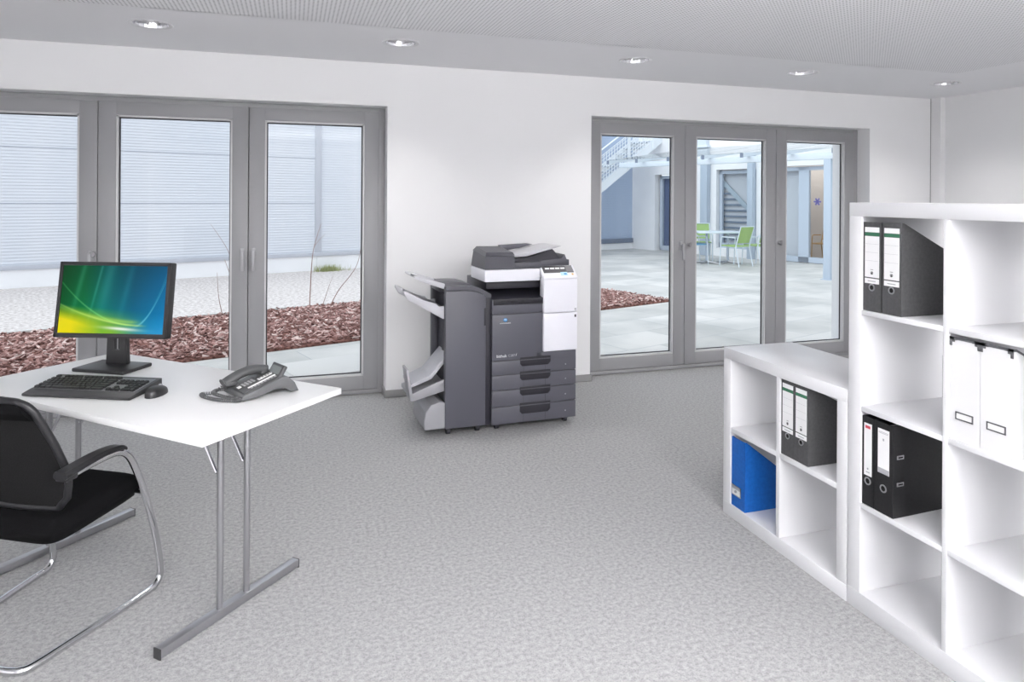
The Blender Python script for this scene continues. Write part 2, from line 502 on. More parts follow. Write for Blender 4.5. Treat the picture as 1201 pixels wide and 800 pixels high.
struct(b.build('ceiling_panel', M['perf'], smooth=False), 'perforated white acoustic ceiling field', 'ceiling')

b = MB(); b.box(OPEN[0][1] - .012, OPEN[1][0] + .012, YW - .013, YW + .001, 0, .055, .003)
b.box(OPEN[0][1] - .013, OPEN[0][1] + .001, YW - .012, FY, 0, .055, .003); b.box(OPEN[1][0] - .001, OPEN[1][0] + .013, YW - .012, FY, 0, .055, .003)
b.box(OPEN[1][1] - .012, 5.925, YW - .013, YW + .001, 0, .055, .003)
struct(b.build('baseboard_back', M['base']), 'low grey baseboard along the foot of the white wall', 'baseboard')


# ---- doors
def fixed_frame(name, x0, x1, label):
    b = MB()
    b.box(x0, x0 + .055, FY + .004, FY + .085, 0, ZO, .003); b.box(x1 - .055, x1, FY + .004, FY + .085, 0, ZO, .003)
    b.box(x0 + .054, x1 - .054, FY + .005, FY + .084, ZO - .036, ZO - .0005, .003)
    b.box(x0 + .002, x1 - .002, FY + .002, FY + .2, 0, .032, .003)
    o = struct(b.build(name, M['frame']), label, 'door frame')
    b = MB(); b.box(x0, x1, FY + .2, YO + .04, -.02, .022, .004); s = b.build('sill', M['alu'], o)
    return o


def leaf(name, x0, x1, label, handles=(), knobs=()):
    st, zb, zt = .108, .036, ZO - .034
    b = MB()
    y0, y1 = FY, FY + .07
    b.box(x0, x0 + st, y0, y1, zb, zt, .004); b.box(x1 - st, x1, y0, y1, zb, zt, .004)
    b.box(x0 + st - .002, x1 - st + .002, y0 + .0005, y1, zb, zb + .102, .004); b.box(x0 + st - .002, x1 - st + .002, y0 + .0005, y1, zt - .09, zt, .004)
    o = struct(b.build(name, M['frame']), label, 'door')
    gx0, gx1, gz0, gz1 = x0 + st, x1 - st, zb + .102, zt - .09
    b = MB()   # glazing bead: pale sloped strip seen on the far edges
    e = .012
    b.box(gx0 - .001, gx0 + e, y0 + .004, y1 - .03, gz0, gz1); b.box(gx1 - e, gx1 + .001, y0 + .004, y1 - .03, gz0, gz1)
    b.box(gx0, gx1, y0 + .004, y1 - .03, gz0 - .001, gz0 + e); b.box(gx0, gx1, y0 + .004, y1 - .03, gz1 - e, gz1 + .001)
    b.build('glazing_bead', M['bead'], o)
    b = MB(); g = .02
    ya, yb = y1 - .032, y1 - .024
    b.box(gx0, gx0 + g, ya, yb, gz0, gz1); b.box(gx1 - g, gx1, ya, yb, gz0, gz1); b.box(gx0, gx1, ya, yb, gz0, gz0 + g); b.box(gx0, gx1, ya, yb, gz1 - g, gz1)
    b.build('gasket', M['gasket'], o)
    b = MB(); b.box(gx0 - .01, gx1 + .01, y1 - .026, y1 - .014, gz0 - .01, gz1 + .01); b.build('glass_pane', M['glass'], o, smooth=False)
    b = MB(); b.box(x1 - .03, x1 + .03, y1 - .02, y1 + .01, zb, zt); b.build('rebate_seal', M['gasket'], o)
    for hx in handles:
        b = MB(); b.box(hx - .0135, hx + .0135, y0 - .012, y0, 1.04, 1.115, .005); h = b.build('handle', M['handle'], o)
        b = MB(); b.tube([(hx, y0 - .005, 1.085), (hx, y0 - .045, 1.085)], .009, 10)
        b.box(hx - .011, hx + .011, y0 - .056, y0 - .04, .955, 1.10, .006); b.build('lever', M['handle'], h)
    for hx in knobs:
        b = MB(); b.lathe([(.018, 0), (.018, .008), (.012, .012), (.012, .022), (.021, .026), (.021, .036), (.017, .04)], seg=16, Mx=Matrix.Translation((hx, y0, 1.09)) @ Matrix.Rotation(R(90), 4, 'X'))
        b.build('knob', M['knobmetal'], o)
    return o


fixed_frame('trim_1', *OPEN[0], 'grey fixed frame around the three glass doors behind the desk')
fixed_frame('trim_2', *OPEN[1], 'grey fixed frame around the three glass doors right of the printer')
leaf('door_1', -2.15, -1.256, 'grey-framed glass door at the left edge, beside the monitor', handles=(-1.29,), knobs=(-1.275,))
leaf('door_2', -1.252, -.300, 'grey-framed glass door behind the monitor', handles=(-.335,))
leaf('door_3', -.296, .628, 'grey-framed glass door behind the desk phone', handles=(-.262,))
leaf('door_4', 2.364, 3.284, 'grey-framed glass door nearest the printer', handles=(3.245,))
leaf('door_5', 3.288, 4.240, 'middle grey-framed glass door facing the green terrace chairs', knobs=(3.322,))
leaf('door_6', 4.244, 5.136, 'grey-framed glass door behind the low shelf', knobs=(4.278,))


# ---- downlights
def downlight():
    t = thing('ceiling_downlight', '', 'ceiling light')
    b = MB()
    b.lathe([(LR - .004, .001), (LR + .016, -.004), (LR + .02, -.002), (LR + .02, .0015), (LR - .004, .004)], seg=36, cap=False); b.build('trim_ring', M['ring'], t)
    b = MB()
    # faceted cup with two reflector fins
    b.lathe([(LR - .002, 0), (LR - .01, .035), (LR - .03, .075), (.045, .1), (0.001, .1)], seg=18, cap=False)
    b.build('reflector', M['reflector'], t, sharp=12)
    b = MB(); b.box(-.07, .07, -.004, .004, .012, .075); b.box(-.03, -.022, -.08, .08, .012, .075); b.box(.022, .03, -.08, .08, .012, .075); b.build('louvre', M['ring'], t)
    b = MB(); b.lathe([(.012, .045), (.028, .05), (.03, .07), (.03, .098)], seg=18); b.build('bulb', M['lampglow'], t)
    l = bpy.data.lights.new('downlight_beam', 'SPOT'); l.energy = 41; l.spot_size = R(118); l.spot_blend = 1; l.shadow_soft_size = .07; l.color = (1, .97, .93)
    lo = bpy.data.objects.new('downlight_beam', l); lo.location = (0, 0, -.01); C.objects.link(lo); lo.parent = t
    return t


dl_labels = ['round ceiling downlight above the left pair of glass doors', 'round ceiling downlight above the right edge of the left door opening', 'round ceiling downlight above the left side of the right door opening',
             'round ceiling downlight above the right side of the right door opening', 'round ceiling downlight in the corner above the tall shelf']
d0 = downlight(); d0.location = (LAMPS[0], LY, ZC); tag(d0, dl_labels[0], None, 'recessed ceiling downlights')
for x, lb in zip(LAMPS[1:], dl_labels[1:]): dup(d0, (x, LY, ZC), 0, lb)

# ================================================================== OUTDOORS (frame turned 18.4 degrees)
EA = R(18.4)
e1 = Vector((math.cos(EA), math.sin(EA), 0)); e2 = Vector((-math.sin(EA), math.cos(EA), 0))
b = MB(); b.prism([(-12, 3.2), (24, -2.6), (24, 20), (-12, 20)], -.25, -.012, 'z')
struct(b.build('ground', M['paving'], rotz=EA, smooth=False), 'pale paved terrace outside the glass doors', 'ground')
b = MB(); b.prism([(-12, 9.1), (7.8, 9.1), (7.8, 13.425), (-12, 13.425)], -.1, .002, 'z')
tag(b.build('gravel_bed', M['gravel'], rotz=EA, smooth=False), 'pale gravel strip between bark bed and metal hall', 'gravel', None, 'stuff')
b = MB(); b.box(-12, 7.86, 9.04, 9.1, -.1, .03, .006)
struct(b.build('kerb', M['concrete'], rotz=EA), 'thin concrete kerb between bark bed and gravel', 'kerb')
b = MB(); b.box(0, .72, 0, .62, -.03, -.004, .004)
o = b.build('entrance_slab', M['concrete'], loc=(0.07, 5.86, 0), rotz=R(18.4)); struct(o, 'large pale slab set in the paving outside the door behind the phone', 'paving slab')

# bark bed with separate chips
b = MB(); b.prism([(-12, 6.72), (7.8, 6.72), (7.8, 9.06), (-12, 9.06)], -.1, .008, 'z')
o = b.build('bark_bed', M['soil'], rotz=EA, smooth=False); tag(o, 'long bed of red-brown bark chips outside the doors', 'bark mulch', None, 'stuff')
verts, faces, cols = [], [], []
pal = [(160, 122, 116), (134, 98, 92), (182, 144, 138), (196, 164, 158), (120, 86, 80), (216, 192, 186), (150, 112, 106)]
rnd = random.Random(3)
for k in range(17000):
    u = rnd.uniform(-3.6, 7.78) if k > 3000 else rnd.uniform(3, 7.78); v = rnd.uniform(6.74, 9.03); z = rnd.uniform(.008, .034)
    L, W, T = rnd.uniform(.016, .045), rnd.uniform(.008, .017), .004
    q = Matrix.Rotation(rnd.uniform(0, PI), 3, 'Z') @ Matrix.Rotation(rnd.uniform(-.6, .6), 3, 'X') @ Matrix.Rotation(rnd.uniform(-.6, .6), 3, 'Y')
    n0 = len(verts)
    for dx, dy, dz in ((-1, -.6, -1), (1, -1, -1), (.8, 1, -1), (-1, .8, -1), (-1, -.6, 1), (1, -1, 1), (.8, 1, 1), (-1, .8, 1)):
        p = q @ Vector((dx * L, dy * W, dz * T)); verts.append((u + p.x, v + p.y, z + p.z))
    for f in ((4, 5, 6, 7), (0, 1, 5, 4), (1, 2, 6, 5), (2, 3, 7, 6), (3, 0, 4, 7)): faces.append(tuple(n0 + i for i in f))
    c = srgb(rnd.choice(pal)); cols += [c] * 20
me = bpy.data.meshes.new('bark_chips'); me.from_pydata(verts, [], faces); me.materials.append(M['bark'])
ca = me.color_attributes.new('col', 'FLOAT_COLOR', 'CORNER')
ca.data.foreach_set('color', [x for c in cols for x in c])
oc = bpy.data.objects.new('bark_chips', me); C.objects.link(oc); oc.parent = o
tag(oc, None, None, None, 'stuff')

# ---- metal hall
hall = thing('metal_hall', 'long pale metal-clad hall beyond the gravel strip', 'building', (0, 0, 0), EA)


def ribbed(y, z0, z1, seams, pitch=.05, dep=.006):
    prof = []
    z = z0
    while z < z1:
        prof += [(y, z), (y, z + pitch * .45), (y - dep, z + pitch * .55), (y - dep, z + pitch * .92)]
        z += pitch
    prof.append((y, z1))
    return prof


b = MB(); bm = b.bm
segs = [(-14, 4.94), (5.06, 8.6)]
for (x0, x1) in segs:
    pr = ribbed(13.45, .36, 3.7, [])
    A = [bm.verts.new((x0, p[0], p[1])) for p in pr]; B = [bm.verts.new((x1, p[0], p[1])) for p in pr]
    for i in range(len(pr) - 1): bm.faces.new((A[i], B[i], B[i + 1], A[i + 1]))
bm.normal_update()
b.box(-14, 8.6, 13.452, 13.9, .0, 3.7)
b.build('cladding', M['cladding'], hall, sharp=10)
b = MB(); b.box(-14, 8.62, 13.40, 13.46, .29, .365, .004); b.build('base_flashing', M['trimblue'], hall)
b = MB(); b.box(4.935, 5.065, 13.425, 13.47, .36, 3.7, .004); b.build('corner_joint', M['trimblue'], hall)
b = MB()
for z in (1.345, 2.245): b.box(-14, 4.94, 13.44, 13.45, z, z + .007)
b.build('panel_joint', M['darktrim'], hall)
b = MB(); b.box(-14, 4.97, 13.43, 13.9, -.02, .29); b.box(4.975, 8.62, 13.43, 13.9, -.02, .29); b.build('plinth', M['plaster'], hall)
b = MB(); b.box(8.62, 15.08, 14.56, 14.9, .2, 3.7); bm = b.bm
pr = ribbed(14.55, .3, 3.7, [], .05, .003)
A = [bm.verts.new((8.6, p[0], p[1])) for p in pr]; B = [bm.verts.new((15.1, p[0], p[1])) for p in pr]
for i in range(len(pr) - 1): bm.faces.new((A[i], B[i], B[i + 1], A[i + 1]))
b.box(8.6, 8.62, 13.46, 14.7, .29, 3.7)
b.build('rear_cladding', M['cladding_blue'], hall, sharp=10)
b = MB(); b.box(8.62, 15.08, 14.48, 14.56, .17, .30, .004); b.build('base_flashing', M['darktrim'], hall)
b = MB(); b.box(8.6, 15.09, 14.52, 14.9, -.02, .17); b.build('plinth', M['plaster'], hall)

# ---- white building with doors, at the right end of the terrace
WB = 15.1
bld = thing('white_building', 'white rendered building at the far side of the terrace', 'building', (0, 0, 0), EA)
b = MB()
ops = [(12.35, 13.66, -.02, 2.18), (10.3, 11.51, -.02, 2.26), (8.44, 10.06, -.02, 2.29)]
edges = [14.56, 13.66, 12.35, 11.51, 10.3, 10.06, 8.44, 1.0]
for i in range(0, 8, 2): b.box(WB, WB + .3, edges[i + 1], edges[i], -.02, 3.9)
for (a, c, z0, z1) in ops: b.box(WB, WB + .3, a, c, z1, 3.9)
b.box(WB, WB + .3, 10.3, 11.51, -.02, .2)
b.build('wall', M['plaster'], bld, smooth=False)
# rooms behind the glass
b = MB(); b.box(WB + 1.7, WB + 1.8, 7.6, 14.2, -.1, 3.0); b.box(WB + .3, WB + 1.7, 7.5, 7.6, -.1, 3.0); b.box(WB + .3, WB + 1.75, 7.6, 14.2, -.1, -.02); b.box(WB + .3, WB + 1.75, 7.6, 14.2, 2.6, 2.7)
b.build('interior_room', M['room_beige'], bld, smooth=False)


def ext_door(a, c, z0, z1, x, bars, mirrored=None):
    b = MB(); t = .09
    b.box(x, x + .08, a, a + t, z0, z1); b.box(x, x + .08, c - t, c, z0, z1); b.box(x, x + .08, a, c, z1 - t, z1); b.box(x, x + .08, a, c, z0, z0 + t + .04)
    for q, wd in bars: b.box(x, x + .08, q - wd, q + wd, z0, z1)
    f = b.build('door_frame', M['extframe'], bld)
    b = MB(); b.box(x + .035, x + .045, a + .02, c - .02, z0 + .02, z1 - .02); b.build('pane', M['glass'], f, smooth=False)
    return f


fA = ext_door(12.35, 13.6, 0, 2.15, WB + .16, [(13.2, .03)])
fB = ext_door(10.3, 11.5, .2, 2.24, WB + .12, [])
fC = ext_door(8.46, 10.04, .0, 2.27, WB + .10, [(9.085, .13)])
for a, c, z0, z1 in ((12.4, 13.6, 0, 2.1), (9.2, 9.98, 0.1, 2.2), (10.35, 11.45, .25, 2.2)):  # slatted backings added to imitate the cladding's reflection; the blue one darkens its glass
    b = MB(); b.box(WB + .268, WB + .272, a, c, z0, z1)
    for k in range(int((z1 - z0) / .06)):
        b.box(WB + .26, WB + .269, a, c, z0 + k * .06, z0 + k * .06 + .05)
    b.build('window_blind', M['blind'] if a < 12 else M['blindblue'], bld, smooth=False)
area_lamp('room_lamp', (WB + 1.0, 9.5, 2.55), (0, 0, 0), 1.2, 2.4, 26, (1, .96, .92), bld)  # unseen area light added to brighten the rooms behind the panes
# reflection of a stair in the middle window, built as solid pieces behind the glass
b = MB(); d = .22
b.prism([(11.45, 2.02), (11.45, 1.86), (10.36, .86), (10.36, 1.02)], WB + .2, WB + .225, 'x')
b.build('stair_stringer', M['tread'], bld)
b = MB()
for k in range(11):
    z = .26 + k * .15
    b.box(WB + .215, WB + .25, 11.45 - (11.45 - 10.36) * max(0, min(1, (1.86 - z))), 11.45, z, z + .05)
b.build('stair_tread', M['darktrim'], bld)  # these treads belong to the reflected image as well
b = MB()
for k in range(3):
    b.box(-.09, .09, -.002, .002, -.018, .018, Mx=Matrix.Rotation(R(90), 4, 'Z') @ Matrix.Rotation(k * R(60), 4, 'Y'))
st = b.build('window_sticker', M['sticker'], bld, loc=(WB + .13, 8.76, 1.44)); st['label'] = 'violet star sticker on the door glass'
b = MB(); b.box(WB - .12, WB, 11.75, 12.12, 2.9, 3.85, .01); b.box(WB - .14, WB, 11.7, 12.16, 2.86, 2.92, .01)
b.build('wall_duct', M['pergola'], bld)

# ---- pergola
POST1, POST2 = (11.69, 11.91), (10.31, 10.46)
pg = thing('glass_roof_pergola', 'pale blue pergola with glass roof along the white building', 'pergola', (0, 0, 0), EA)
b = MB(); b.box(12.34, 12.46, 3.0, 12.35, 2.25, 2.375, .006); b.build('beam', M['pergola'], pg)
for y in (10.62, 6.91, 4.4):
    b = MB(); b.box(12.34, 12.46, y - .07, y + .07, -.015, 2.25, .006)
    b.box(12.3, 12.5, y - .1, y + .1, -.015, .0, .002)
    b.build('post', M['pergola_post'], pg)
for y0_, y1_ in ((POST1[0], POST1[1]), (POST2[0], POST2[1])):
    b = MB(); b.box(14.94, 15.095, y0_, y1_, -.015, 2.74, .006); b.build('wall_post', M['pergola_post'], pg)
for k in range(-3, 7):
    y = 6.65 + .975 * k
    b = MB(); b.prism([(12.1, 2.345), (12.1, 2.43), (15.1, 2.85), (15.1, 2.765)], y - .03, y + .03, 'y'); r_ = b.build('rafter', M['pergola'], pg)
    b = MB(); b.box(12.085, 12.1, y - .034, y + .034, 2.34, 2.435); b.build('end_cap', M['darktrim'], r_)
    if k < 6:
        b = MB(); b.prism([(12.0, 2.424), (12.0, 2.432), (15.1, 2.866), (15.1, 2.858)], y + .034, y + .94, 'y'); b.build('roof_pane', M['glass'], pg, smooth=False)

# ---- outside stair in front of the hall
stt = thing('metal_stairway', 'pale metal outdoor stairway rising to the right in front of blue-grey wall', 'stairway', (0, 0, 0), EA)
def sl(x): return 1.545 + (x - 12.604) * .62
xa, xb = 10.3, 15.1
for y in (13.4, 14.3):
    b = MB(); b.prism([(xa, max(0, sl(xa))), (xb, sl(xb)), (xb, sl(xb) + .27), (xa, sl(xa) + .27)], y, y + .03, 'y'); b.build('stringer', M['stairmetal'], stt)
nst = int((xb - xa) / .29)
for k in range(nst):
    x = xa + .1 + k * .29
    b = MB(); b.box(x, x + .27, 13.435, 14.295, sl(x + .15) + .13, sl(x + .15) + .165); b.build('tread', M['tread'], stt)
for k in range(5):
    x = 10.5 + k * 1.05
    if k == 3: x = 13.74
    b = MB(); b.box(x - .02, x + .02, 13.36, 13.4, sl(x) + .05, sl(x) + 1.15); b.build('railing_post', M['stairmetal'], stt)
b = MB()
for dz in (1.16, 1.0): b.tube([(xa, 13.38, sl(xa) + dz), (xb, 13.38, sl(xb) + dz)], .022 if dz > 1.1 else .012, 8)
b.build('handrail', M['stairmetal'], stt)
b = MB()
x = xa + .1
while x < xb:
    b.box(x - .008, x + .008, 13.372, 13.388, sl(x) + .3, sl(x) + 1.0); x += .1
for k in range(8): b.tube([(xa, 13.38, sl(xa) + .32 + k * .09), (xb, 13.38, sl(xb) + .32 + k * .09)], .008, 6)
b.build('mesh_panel', M['stairmetal'], stt)
b = MB(); b.box(15.12, 16.3, 13.3, 14.5, sl(15.1) + .1, sl(15.1) + .27); b.build('landing', M['stairmetal'], stt)


# ---- terrace furniture
def terrace_chair(name, label, seat_m, loc, rotz, group, metal=None):
    metal = metal or M['chairmetal']
    t = thing(name, label, 'chair', loc, rotz, group)
    b = MB(); b.prism([(-.22, .43), (.23, .44), (.23, .465), (-.22, .455)], -.21, .21, 'x', .006); b.build('seat', seat_m, t)
    def bk(u, v, o):
        z = .52 + .36 * v; x = (-.2 + .4 * u); return Vector((x, -.2 - .13 * v - .02 * (1 - (2 * u - 1) ** 2) + o, z))
    b = MB(); b.shell(lambda u, v: bk(u, v, 0), lambda u, v: bk(u, v, -.012), 8, 6); b.build('backrest', seat_m, t)
    for s in (-1, 1):
        b = MB(); b.tube(fillet([(s * .235, .24, 0), (s * .235, .2, .65), (s * .235, -.2, .64)], .07), .012, 8); b.build('armrest_frame', metal, t)
        b = MB(); b.tube([(s * .225, -.3, 0), (s * .225, -.2, .44), (s * .215, -.335, .9)], .012, 8); b.build('leg', metal, t)
    b = MB(); b.tube([(-.225, -.21, .44), (.225, -.21, .44)], .011, 8); b.tube([(-.225, .22, .44), (.225, .22, .44)], .011, 8); b.tube([(-.215, -.335, .89), (.215, -.335, .89)], .011, 8); b.build('frame', metal, t)
    return t


def world_e(a, c, z=0): v = e1 * a + e2 * c; return (v.x, v.y, z)


GZ = -.012
tb = thing('terrace_table', 'pale grey rectangular table among green chairs on the terrace', 'table', (9.72, 13.75, GZ), R(-14))
b = MB(); b.box(-.85, .30, -.4, .4, .715, .745, .008); b.build('tabletop', M['chairmetal'], tb)
for x in (-.52, -.02):
    b = MB(); b.tube([(x, 0, .03), (x, 0, .72)], .03, 12); b.build('pedestal', M['extframe'], tb)
    b = MB()
    for k in range(4):
        a = PI / 4 + k * PI / 2; b.tube([(x, 0, .05), (x + .3 * math.cos(a), .3 * math.sin(a), .012)], [.026, .014], 8)
    b.build('foot', M['alu'], tb)
grp = 'chairs around the terrace table'
terrace_chair('terrace_chair', 'green terrace chair with pale metal frame, back turned, in front of the table', M['chairgreen'], (9.52, 13.22, GZ), R(14), grp)
terrace_chair('terrace_chair', 'green-backed terrace chair facing us from behind the terrace table', M['chairgreen'], (9.55, 14.6, GZ), R(152), grp)
terrace_chair('terrace_chair', 'green terrace chair right of the others, partly hidden by the door frame', M['chairgreen'], (10.17, 13.30, GZ), R(12), grp)
terrace_chair('terrace_chair', 'pale blue terrace chair at the left end of the terrace table', M['chairblue'], (8.93, 13.95, GZ), R(-100), grp)
p = world_e(WB + .85, 8.95); terrace_chair('wooden_chair', 'pale wooden chair inside the far building, behind the starred door glass', M['wood'], (p[0], p[1], -.02), R(110), None, M['wood'])

# ---- bare saplings and grass tuft
def sapling(loc, stems, label):
    b = MB()
    for pts, r in stems:
        c = cat_rom(pts, 6); b.tube(c, [.72 * r * (1 - .7 * i / (len(c) - 1)) for i in range(len(c))], 6)
    o = b.build('bare_sapling', M['twig'], loc=loc); tag(o, label, 'sapling', 'bare saplings in the bark bed'); return o


P0 = world_e(3.22, 8.95); sapling(P0, [([(0, 0, 0), (.02, 0, .5), (.05, .0, .8), (.14, 0, 1.12)], .011), ([(.05, 0, .82), (.13, .02, .92), (.22, .05, 1.0)], .005)], 'tall thin bare sapling in the bark, left one in the door behind the phone')
P0 = world_e(3.50, 8.95); sapling(P0, [([(0, 0, 0), (.12, .03, .22), (.36, .06, .55), (.44, .08, .98)], .010), ([(-.1, 0, 0), (-.02, .02, .25), (.04, 0, .42)], .006)], 'leaning bare sapling in the bark, below the small grass tuft')
P0 = world_e(2.40, 8.9); sapling(P0, [([(0, 0, 0), (-.12, 0, .3), (-.26, 0, .7)], .010), ([(.02, 0, 0), (-.06, 0, .35), (-.16, 0, .5)], .006), ([(-.16, 0, .62), (-.24, 0, .85), (-.42, 0, 1.14)], .006)], 'bare sapling in the bark, just right of the monitor')
P0 = world_e(2.12, 8.9); sapling(P0, [([(0, 0, 0), (-.05, 0, .25), (-.07, 0, .55)], .008), ([(.1, 0, 0), (.08, 0, .1), (.06, 0, .22)], .005)], 'short bare sapling in the bark, nearest the monitor edge')
P0 = world_e(-.35, 8.9); sapling(P0, [([(0, 0, 0), (.01, 0, .5), (-.03, .02, 1.0)], .010)], 'single bare sapling in the bark at the left edge of the picture')
b = MB(); bm = b.bm
for k in range(420):
    u = rnd.gauss(0, .13); v = rnd.gauss(0, .05); h = rnd.uniform(.05, .16); a = rnd.uniform(0, PI); dx, dy = math.cos(a) * .006, math.sin(a) * .006
    tx, ty = rnd.uniform(-.05, .05), rnd.uniform(-.04, .04)
    bm.faces.new([bm.verts.new((u - dx, v - dy, 0)), bm.verts.new((u + dx, v + dy, 0)), bm.verts.new((u + tx, v + ty, h))])
tag(b.build('grass_tuft', M['grass'], loc=world_e(5.15, 13.22), rotz=EA), 'small green grass tuft at the foot of the metal hall', 'grass', None, 'stuff')

# ================================================================== DESK
DA = R(46.5)                   # direction of the short edge
du = Vector((math.cos(DA), math.sin(DA), 0)); dv = Vector((-math.sin(DA), math.cos(DA), 0))
DESK_O = Vector((-.262, 2.327, 0))   # near right corner of the top, on the floor
TOPZ = .73
desk = thing('folding_desk', 'white rectangular desk on folding steel T-legs, carrying the monitor', 'desk', DESK_O, DA)
b = MB(); b.box(0, .66, 0, 1.37, TOPZ - .024, TOPZ, .002); b.build('desktop', M['desk'], desk)
for s, y in ((0, .185), (1, 1.178)):
    b = MB(); b.box(-.01, .61, y - .016, y + .016, 0.004, .034, .003); ft = b.build('foot', M['satin'], desk)
    b = MB()
    for xx in (-.012, .608): b.box(xx, xx + .004, y - .0165, y + .0165, 0.0, .0345, .001)
    b.build('end_cap', M['darkcap'], ft)
    for x in (.235, .355):
        b = MB(); b.tube([(x, y, .03), (x, y, TOPZ - .024)], .0115, 14); b.build('leg', M['satin'], desk)
        sg = 1 if s == 0 else -1
        b = MB(); b.tube(fillet([(x, y, .52), (x, y + sg * .016, .505), (x, y + sg * .15, .704)], .012), .006, 8); b.build('brace', M['chrome'], desk)
    b = MB(); b.box(.18, .41, y - .02, y + .02, TOPZ - .03, TOPZ - .023, .001); b.build('mounting_plate', M['satin'], desk)

# ---- monitor
MH, MT = -0.37, 0.134
mon = thing('computer_monitor', 'black flat monitor with green and blue screen standing on the white desk', 'monitor', (-.751, 3.37, TOPZ), MH)
Mt = Matrix.Translation((0, 0, .139)) @ Matrix.Rotation(-MT, 4, 'X')
W2, HH = .253, .329
b = MB(); b.box(-W2, W2, .002, .045, 0, HH, .006, 3, Mt); b.box(-.17, .17, .04, .068, .05, .28, .015, 3, Mt)
b.build('housing', M['blackplastic'], mon)
b = MB()
for a in ((-W2, W2, 0, .02), (-W2, W2, HH - .016, HH)): b.box(a[0], a[1], -.004, .006, a[2], a[3], .003, 2, Mt)
for a in ((-W2, -W2 + .016), (W2 - .016, W2)): b.box(a[0], a[1], -.004, .006, 0, HH, .003, 2, Mt)
bz = b.build('bezel', M['blackplastic'], mon)
nu, nv = 150, 96
verts = []; cols = []
def lerp(a, b_, t): return tuple(x + (y - x) * t for x, y in zip(a, b_))
def ramp(st, t):
    for (a, ca), (b_, cb) in zip(st, st[1:]):
        if t <= b_: return lerp(ca, cb, max(0, (t - a) / (b_ - a)))
    return st[-1][1]
def scr(u, v):
    base = ramp([(0, (4, 104, 46)), (.22, (4, 134, 76)), (.42, (2, 132, 128)), (.7, (2, 116, 156)), (1, (8, 140, 208))], u)
    # darker towards the top, pale diagonal rays of light
    k = .62 + .38 * (1 - v)
    rays = sum(a * math.exp(-((u - c - .12 * (v - .6)) / w_) ** 2) for c, w_, a in ((.16, .025, .25), (.33, .012, .3), (.42, .05, .22), (.62, .03, .16))) * min(1, v * 1.6)
    c = tuple(x * k + 110 * rays for x in base)
    hb = .30 - .10 * u
    g = max(0, min(1, (hb + .12 - v) / .34)) * max(0, 1 - u * 1.15)
    c = lerp(c, (236, 222, 12), min(1, g * 1.7))
    g2 = max(0, 1 - abs(u - .42) / .3) * max(0, min(1, (.26 - v) / .2))
    c = lerp(c, (92, 176, 62), g2 * .7)
    g3 = max(0, min(1, (u - .5) / .4)) * max(0, min(1, (.3 - v) / .3))
    c = lerp(c, (66, 164, 214), g3 * .6)
    for amp, base_v, cu, x0, sg, colr, sd_ in ((.9, .12, 1.15, .74, .010, (120, 226, 130), -1), (.8, .10, 8.0, .70, .014, (120, 220, 240), 1), (.8, .12, .42, .85, .012, (220, 245, 130), -1), (.6, .17, .34, .8, .03, (190, 232, 100), -1), (.4, .12, 10.0, .72, .02, (150, 230, 240), 1)):
        d = v - (base_v + cu * (u - x0) ** 2)
        if (u - x0) * sd_ < 0: continue
        c = lerp(c, colr, amp * min(1, abs(u - x0) / .1) * math.exp(-(d / sg) ** 2) * (.45 + .55 * math.exp(-((u - .55) / .3) ** 2)))
    d = math.exp(-((v - .075 + .10 * (u - .6)) / .022) ** 2) * math.exp(-((u - .6) / .17) ** 2)
    c = lerp(c, (250, 255, 246), min(1, d))
    return srgb(tuple(max(0, min(255, x)) for x in c))
for j in range(nv + 1):
    for i in range(nu + 1):
        u, v = i / nu, j / nv
        verts.append(Mt @ Vector((-W2 + .0145 + u * (2 * W2 - .029), .0005, .0185 + v * (HH - .033)))); cols.append(scr(u, v))
faces = [(j * (nu + 1) + i, j * (nu + 1) + i + 1, (j + 1) * (nu + 1) + i + 1, (j + 1) * (nu + 1) + i) for j in range(nv) for i in range(nu)]
me = bpy.data.meshes.new('screen'); me.from_pydata(verts, [], faces); me.materials.append(M['screen'])
ca = me.color_attributes.new('col', 'FLOAT_COLOR', 'POINT'); ca.data.foreach_set('color', [x for c in cols for x in c])
so = bpy.data.objects.new('screen', me); C.objects.link(so); so.parent = mon; so['label'] = 'lit screen with green, yellow and blue waves'
b = MB()
b.prism([(-.05, .022), (-.042, .20), (-.011, .20), (-.011, .088), (.011, .088), (.011, .20), (.042, .20), (.05, .022)], .05, .075, 'y', .004, 2, Matrix.Translation((0, 0, -.012)))
b.build('stand_neck', M['blackplastic'], mon)
b = MB(); b.prism([(-.135, -.06), (.125, -.06), (.125, .11), (-.135, .11)], 0.0, .016, 'z', .005, 2, Matrix.Rotation(R(-9), 4, 'Z')); b.build('stand_base', M['blackplastic'], mon)

